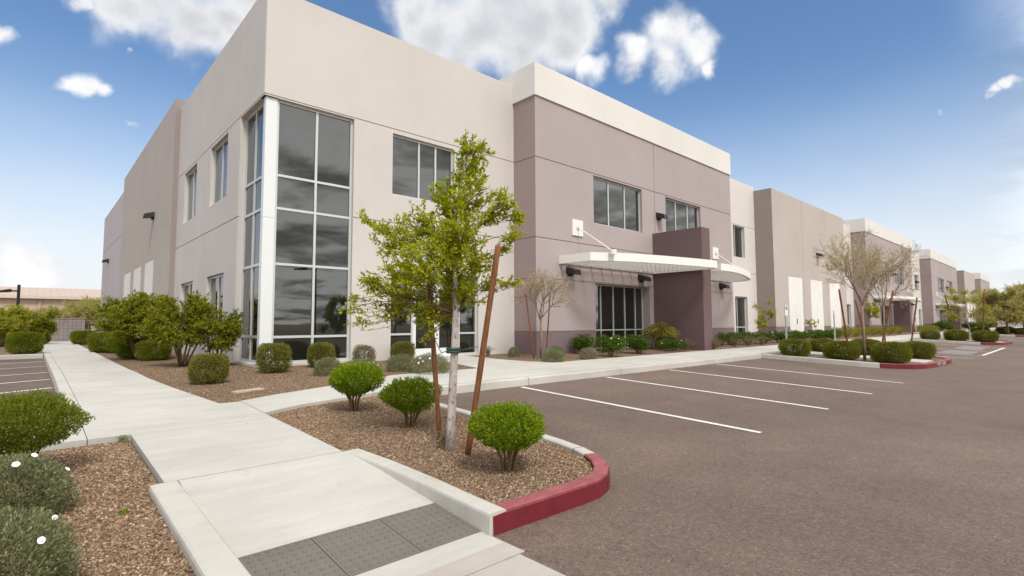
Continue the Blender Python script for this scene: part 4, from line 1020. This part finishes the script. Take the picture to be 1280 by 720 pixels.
cloud_tree(52.0,11.9,KB(11),1.2,3.0,76,'leafy sapling at the return of the second mauve bay','oak',6,.11,14,.03,.45,.4,'sapling',r=(.12,.18))
for i, (x, y, w_, h_) in enumerate(((118,2.5,9,5.6),(128,-2,10,6.0),(140,-7,11,6.4),(150,5,10,6.5),(165,-10,14,7))):
    cloud_tree(x,y,.1,w_,h_,80+i,('far olive tree first past the parking lot','far olive tree at the right horizon edge','far olive tree beyond the right edge of the lot','farthest olive tree past the end of the building','farthest broad tree on the right horizon')[i],'olive' if i % 2 else 'olive',8,.26,34,.16,.18,.4,'mesquite_tree',group='trees beyond the parking lot')
# planting on the far side of the lot (seen mirrored in the glass)
for i, (x, y, w_, h_, l) in enumerate(((24,-27,4.5,4.6,'airy tree across the parking lot opposite the glazed corner'),(31,-27,6,6.0,'tallest tree across the parking lot'),(38,-26,6,5.6,'tree across the lot opposite the mauve bay'),(46,-28,7,6.2,'farthest right tree across the lot'))):
    cloud_tree(x,y,.0,w_,h_,90+i,l,'multi',5,.20,22,.12,.18,.3,'mesquite_tree',group='trees across the parking lot',r=(.08,.13))

# ================================================================== SMALL THINGS
mb = MB(); mb.hexa([(2.45,9.16,.30), (2.93,9.34,.30), (2.89,9.46,.30), (2.41,9.28,.30), (2.45,9.16,.375), (2.93,9.34,.378), (2.89,9.46,.378), (2.41,9.28,.375)])
tag(mb.build('stone_marker', M['marker']), 'flat pale stone slab lying in the gravel near the walkway', 'slab')
def sign_post(x, y, h, label, plate):
    e = empty('sign_post', (x,y,K(y))); tag(e, label, 'sign', 'parking sign posts')
    mb = MB(); mb.box(-.03, .03, -.03, .03, -.1, h); mb.build('post', M['post'], e)
    mb = MB(); mb.box(-.16, .16, -.045, -.033, h-.02-plate, h+.02); mb.build('plate', M['signwhite'], e)
    mb = MB(); mb.box(-.09, .09, -.05, -.047, h-.2, h-.03) if plate > .3 else mb.box(-.02, .02, -.05, -.047, h-.2, h-.06); mb.build('symbol', M['signblue'], e)
sign_post(26.6, 9.6, 1.85, 'pale metal sign post in front of the first white panel', .45); sign_post(34.0, 9.65, 1.72, 'plain metal sign post in front of the third white panel', .22)
sign_post(55.5, 9.6, 1.9, 'far metal sign post before the second mauve bay', .45)
# lettering on the red nose of the second island
cu_ = bpy.data.curves.new('lettering', 'FONT'); cu_.body = 'FIRE LANE'; cu_.size = .155; cu_.align_x = 'CENTER'; cu_.align_y = 'CENTER'; cu_.extrude = .002; cu_.space_character = 1.8
to = bpy.data.objects.new('tmp', cu_); col.objects.link(to); dg = bpy.context.evaluated_depsgraph_get(); me = bpy.data.meshes.new_from_object(to.evaluated_get(dg)); bpy.data.objects.remove(to)
me.materials.append(M['linewhite']); fl = bpy.data.objects.new('kerb_lettering', me); col.objects.link(fl); struct(fl)
fl.rotation_euler = (R(86), 0, R(-1.64)); fl.location = (21.85, 3.158, K(3.2)-.082)

# ================================================================== GRAVEL PEBBLES (stuff)
def ico():
    t = (1+5**.5)/2; V = np.array([(-1,t,0),(1,t,0),(-1,-t,0),(1,-t,0),(0,-1,t),(0,1,t),(0,-1,-t),(0,1,-t),(t,0,-1),(t,0,1),(-t,0,-1),(-t,0,1)])/math.hypot(1,t)
    F = np.array([(0,11,5),(0,5,1),(0,1,7),(0,7,10),(0,10,11),(1,5,9),(5,11,4),(11,10,2),(10,7,6),(7,1,8),(3,9,4),(3,4,2),(3,2,6),(3,6,8),(3,8,9),(4,9,5),(2,4,11),(6,2,10),(8,6,7),(9,8,1)])
    return V, F
IV, IF = ico()
OV = np.array([(1,0,0),(-1,0,0),(0,1,0),(0,-1,0),(0,0,1),(0,0,-1)], float); OF = np.array([(0,2,4),(2,1,4),(1,3,4),(3,0,4),(2,0,5),(1,2,5),(3,1,5),(0,3,5)])
def inside(P, poly):
    x, y = P[:,0], P[:,1]; r = np.zeros(len(P), bool); n = len(poly)
    for i in range(n):
        (x0,y0), (x1,y1) = poly[i], poly[(i+1) % n]
        if y0 == y1: continue
        c = ((y0 > y) != (y1 > y)) & (x < (x1-x0)*(y-y0)/(y1-y0)+x0); r ^= c
    return r
def pebbles(poly, fn, n, smin, smax, hi=True, excl=(), keep=None):
    xs = [p[0] for p in poly]; ys = [p[1] for p in poly]
    P = np.stack([rng.uniform(min(xs),max(xs),n), rng.uniform(min(ys),max(ys),n)], 1); k = inside(P, poly)
    for e in excl: k &= ~inside(P, e)
    P = P[k]
    if keep is not None: P = P[rng.uniform(size=len(P)) < keep(P)]
    n = len(P); z = np.array([fn(y) for y in P[:,1]])
    S = rng.uniform(0,1,n)**1.8*(smax-smin)+smin
    BV, BF = (IV, IF) if hi else (OV, OF)
    V = BV[None]*(1+rng.normal(0,.16,(n,len(BV),1)))*(S[:,None,None]*rng.uniform(.55,1.1,(n,1,3)))
    a = rng.uniform(0,6.28,n); ca, sa = np.cos(a)[:,None], np.sin(a)[:,None]; b = rng.normal(0,.35,n); cb, sb = np.cos(b)[:,None], np.sin(b)[:,None]
    x, y, zz = V[:,:,0], V[:,:,1], V[:,:,2]*.8
    x, zz = x*cb-zz*sb, x*sb+zz*cb; x, y = x*ca-y*sa, x*sa+y*ca
    V = np.stack([x+P[:,0:1], y+P[:,1:2], zz+(z+S*.15)[:,None]], 2).reshape(-1,3)
    F = (BF[None]+(np.arange(n)*len(BV))[:,None,None]).reshape(-1,3)
    tint = np.repeat(np.clip(rng.beta(1.5,1.5,n),0,1), len(BF))
    o = np_mesh('gravel', V, F, tint, M['pebble']); o['kind'] = 'stuff'; return o
LBv = [(-1.4,2.75), (.70,2.75), (.70,4.82), (.79,4.86), (.79,6.70), (-1.4,6.70)]
pebbles(LBv, lambda y: K(y)-.055, 56000, .004, .0145)
pebbles(ISL, lambda y: K(y)-.045, 52000, .004, .014)
BB = [(1.9,8.2), (2.91,8.56), (4.01,9.02), (4.7,9.40), (5.6,9.76), (7.8,9.76), (8.25,11.5), (8.28,13.2), (3.99,13.2), (3.99,16), (1.68,16), (1.66,14.5), (1.71,12), (1.82,10.1)]
pebbles(BB, lambda y: K(y)-.03, 70000, .005, .015, False)

pebbles([(.83,4.9), (2.2,4.9), (2.2,8), (.83,6.7)], lambda y: K(y)+.0, 90, .003, .008, keep=lambda P: np.exp(-np.minimum(P[:,0]-.82, 2.22-P[:,0])*9))
pebbles([(2.3,2.0), (5.2,2.0), (5.2,7.5), (4.5,7.5), (4.35,3.2), (3.6,2.75), (2.45,2.75)], A, 260, .003, .007)

# ================================================================== SKY, SUN, CAMERA
w = bpy.data.worlds.new('World'); sc.world = w; w.use_nodes = True
nt = w.node_tree; bg = nt.nodes['Background']
class WM: node_tree = nt
m = WM
SUN = Vector((-.28,-.80,1.05)).normalized()
sky = N(m, 'ShaderNodeTexSky', sky_type='NISHITA', sun_disc=False); sky.sun_elevation = math.asin(SUN.z); sky.sun_rotation = math.atan2(SUN.x, SUN.y); sky.dust_density = .6; sky.air_density = 1.0; sky.ozone_density = 2.0
tc = N(m, 'ShaderNodeTexCoord'); dirv = tc.outputs['Generated']
def mth(op, a, b=None, c=None, clamp=False):
    n = N(m, 'ShaderNodeMath', operation=op, use_clamp=clamp)
    for i, v_ in enumerate((a, b, c)):
        if v_ is None: continue
        if hasattr(v_, 'links'): L(m, v_, n.inputs[i])
        else: n.inputs[i].default_value = v_
    return n.outputs[0]
def smooth(v_, a, b):
    n = N(m, 'ShaderNodeMapRange', interpolation_type='SMOOTHSTEP'); n.inputs['From Min'].default_value = a; n.inputs['From Max'].default_value = b
    L(m, v_, n.inputs['Value']); return n.outputs['Result']
sep = N(m, 'ShaderNodeSeparateXYZ'); L(m, dirv, sep.inputs[0]); dz = sep.outputs['Z']; dy = sep.outputs['Y']
BL = [(0.0740,0.8983,0.4331,0.0430,1),(0.1140,0.8848,0.4518,0.0603,1),(0.1573,0.8755,0.4568,0.0621,1),(0.2066,0.8574,0.4713,0.0638,1),(0.1464,0.8941,0.4233,0.0312,1),(0.1825,0.8810,0.4365,0.0318,1),(0.2421,0.8255,0.5098,0.0616,1),(0.0540,0.8855,0.4615,0.0330,1),(0.0338,0.9407,0.3374,0.0192,0),(0.0482,0.9372,0.3454,0.0217,0),(0.0644,0.9362,0.3455,0.0173,0),(0.0473,0.9422,0.3316,0.0160,0),(0.0888,0.9172,0.3884,0.0070,0),(0.1057,0.9494,0.2959,0.0113,0),(0.1135,0.9483,0.2963,0.0109,0),(-0.0483,0.9297,0.3652,0.0145,0),(0.0301,0.8985,0.4379,0.0152,0),
 (0.4458,0.7297,0.5185,0.0507,1),(0.4917,0.7144,0.4979,0.0654,1),(0.5440,0.6709,0.5039,0.0849,1),(0.6052,0.6161,0.5042,0.0849,1),(0.6560,0.5520,0.5146,0.0649,1),(0.6573,0.5901,0.4687,0.0473,1),(0.7037,0.5610,0.4361,0.0281,0),(0.6003,0.6515,0.4639,0.0644,1),(0.6868,0.5002,0.5273,0.0451,1),(0.5380,0.6220,0.5689,0.1051,1),(0.6091,0.5450,0.5762,0.1041,1),(0.5358,0.7049,0.4648,0.0418,1),
 (0.7330,0.5007,0.4604,0.0356,0),(0.7539,0.4483,0.4803,0.0480,0),(0.7900,0.4142,0.4521,0.0425,0),(0.7709,0.4597,0.4409,0.0408,0),(0.8106,0.3989,0.4287,0.0213,0),(0.7662,0.4230,0.4838,0.0316,0),(0.9453,0.1167,0.3046,0.0070,0),(0.9501,0.0690,0.3044,0.0082,0),(0.9493,0.0575,0.3092,0.0075,0),(-.0480,.9905,.128,.030,0),(-.030,.9935,.108,.040,0),(.005,.9960,.088,.034,0),(-.075,.9890,.125,.045,0),(-.02,.9965,.080,.045,0),(0.7583,0.5096,0.4065,0.0084,0)]
fb = noise(m, 7.5, 9, .54, dirv, .35); fb2 = noise(m, 16, 7, .55, dirv)
wn = noise(m, 9, 5, .52, dirv); wsub = N(m, 'ShaderNodeVectorMath', operation='SUBTRACT'); L(m, wn.outputs['Color'], wsub.inputs[0]); wsub.inputs[1].default_value = (.5,.5,.5)
wsc = N(m, 'ShaderNodeVectorMath', operation='SCALE'); L(m, wsub.outputs[0], wsc.inputs[0]); wsc.inputs['Scale'].default_value = .10
wad = N(m, 'ShaderNodeVectorMath', operation='ADD'); L(m, dirv, wad.inputs[0]); L(m, wsc.outputs[0], wad.inputs[1]); wdir = wad.outputs[0]
def blobs(rows):
    acc = None
    for (x, y, z, r, k) in rows:
        d = N(m, 'ShaderNodeVectorMath', operation='DISTANCE'); L(m, wdir, d.inputs[0]); d.inputs[1].default_value = (x, y, z)
        s = mth('MULTIPLY_ADD', d.outputs['Value'], -1/(r*1.25), 1.0); acc = s if acc is None else mth('SMOOTH_MAX', acc, s, .3)
    return acc
pert = mth('MULTIPLY_ADD', fb.outputs['Fac'], 1.7, -.90); pert2 = mth('MULTIPLY_ADD', fb2.outputs['Fac'], .6, -.30); pp = mth('ADD', pert, pert2)
big = blobs([b for b in BL if b[4]]); sm_ = blobs([b for b in BL if not b[4]])
dens = mth('ADD', mth('MAXIMUM', big, sm_), pp)
al_f = mth('POWER', smooth(dens, -.06, .66), 1.15)
core = mth('MULTIPLY', smooth(mth('ADD', big, mth('MULTIPLY', pp, .7)), .30, 1.0), .85)
shade_n = noise(m, 11, 8, .6, dirv, .3)
# rest of the sky: broken overcast overhead and behind the camera
mp = N(m, 'ShaderNodeVectorMath', operation='DIVIDE'); cb_ = N(m, 'ShaderNodeCombineXYZ'); dzc = mth('MAXIMUM', mth('ADD', dz, .12), .05)
for i in range(3): L(m, dzc, cb_.inputs[i])
L(m, dirv, mp.inputs[0]); L(m, cb_.outputs[0], mp.inputs[1])
ov = noise(m, 1.6, 9, .58, mp.outputs['Vector'], .3)
reg = mth('MAXIMUM', smooth(mth('MULTIPLY', dy, -1), -.12, .22), smooth(dz, .62, .80))
al_o = mth('MULTIPLY', smooth(ov.outputs['Fac'], .20, .40), reg)
ovc = ramp(m, ov.outputs['Fac'], [(.36, (1.08,1.07,1.06)), (.45, (.97,.965,.95)), (.52, (.55,.55,.535)), (.60, (.26,.26,.25))])
cl_l = ramp(m, shade_n.outputs['Fac'], [(.3, (.74,.76,.80)), (.55, (.97,.97,.98)), (.8, (1,1,1))])
cloudc = mixc(m, core, cl_l.outputs['Color'], (.56,.58,.62))
skyc = N(m, 'ShaderNodeHueSaturation'); skyc.inputs['Saturation'].default_value = 1.12; skyc.inputs['Value'].default_value = .092
L(m, sky.outputs['Color'], skyc.inputs['Color'])
CL = .60
hz = smooth(mth('MULTIPLY_ADD', ov.outputs['Fac'], -.06, dz), .41, -.03)
x = mixc(m, mth('POWER', hz, 1.25), skyc.outputs['Color'], (.51,.525,.54))
def scl(c, s): 
    n = N(m, 'ShaderNodeVectorMath', operation='SCALE'); L(m, c, n.inputs[0]); n.inputs['Scale'].default_value = s; return n.outputs[0]
x = mixc(m, al_o, x, scl(ovc.outputs['Color'], 1.0))
x = mixc(m, al_f, x, scl(cloudc, CL))
L(m, x, bg.inputs['Color']); bg.inputs['Strength'].default_value = 1.0
w.cycles.sampling_method = 'MANUAL'; w.cycles.sample_map_resolution = 512
sd = bpy.data.lights.new('sun', 'SUN'); sd.energy = 1.5; sd.angle = R(14); sd.color = (1,.985,.965)
so = bpy.data.objects.new('sun', sd); col.objects.link(so); so.rotation_euler = SUN.to_track_quat('Z', 'Y').to_euler()

cam = bpy.data.cameras.new('camera'); co = bpy.data.objects.new('camera', cam); col.objects.link(co); sc.camera = co
cam.sensor_width = 36; cam.lens = 653.187/1280*36; cam.clip_end = 8000; cam.clip_start = .05
from mathutils import Matrix
yaw, pit, rol = R(47.4364), R(3.8434), R(-.2064)
f = Vector((math.cos(yaw)*math.cos(pit), math.sin(yaw)*math.cos(pit), math.sin(pit))); r0 = Vector((math.sin(yaw), -math.cos(yaw), 0)); u0 = r0.cross(f)
r_ = r0*math.cos(rol)+u0*math.sin(rol); u_ = u0*math.cos(rol)-r0*math.sin(rol)
co.matrix_world = Matrix(((r_.x,u_.x,-f.x,0), (r_.y,u_.y,-f.y,0), (r_.z,u_.z,-f.z,1.45), (0,0,0,1)))
sc.view_settings.view_transform = 'Standard'; sc.view_settings.look = 'None'; sc.view_settings.exposure = .8; sc.view_settings.gamma = 1
sc.cycles.max_bounces = 6; sc.cycles.transparent_max_bounces = 8; sc.cycles.caustics_reflective = False; sc.cycles.caustics_refractive = False
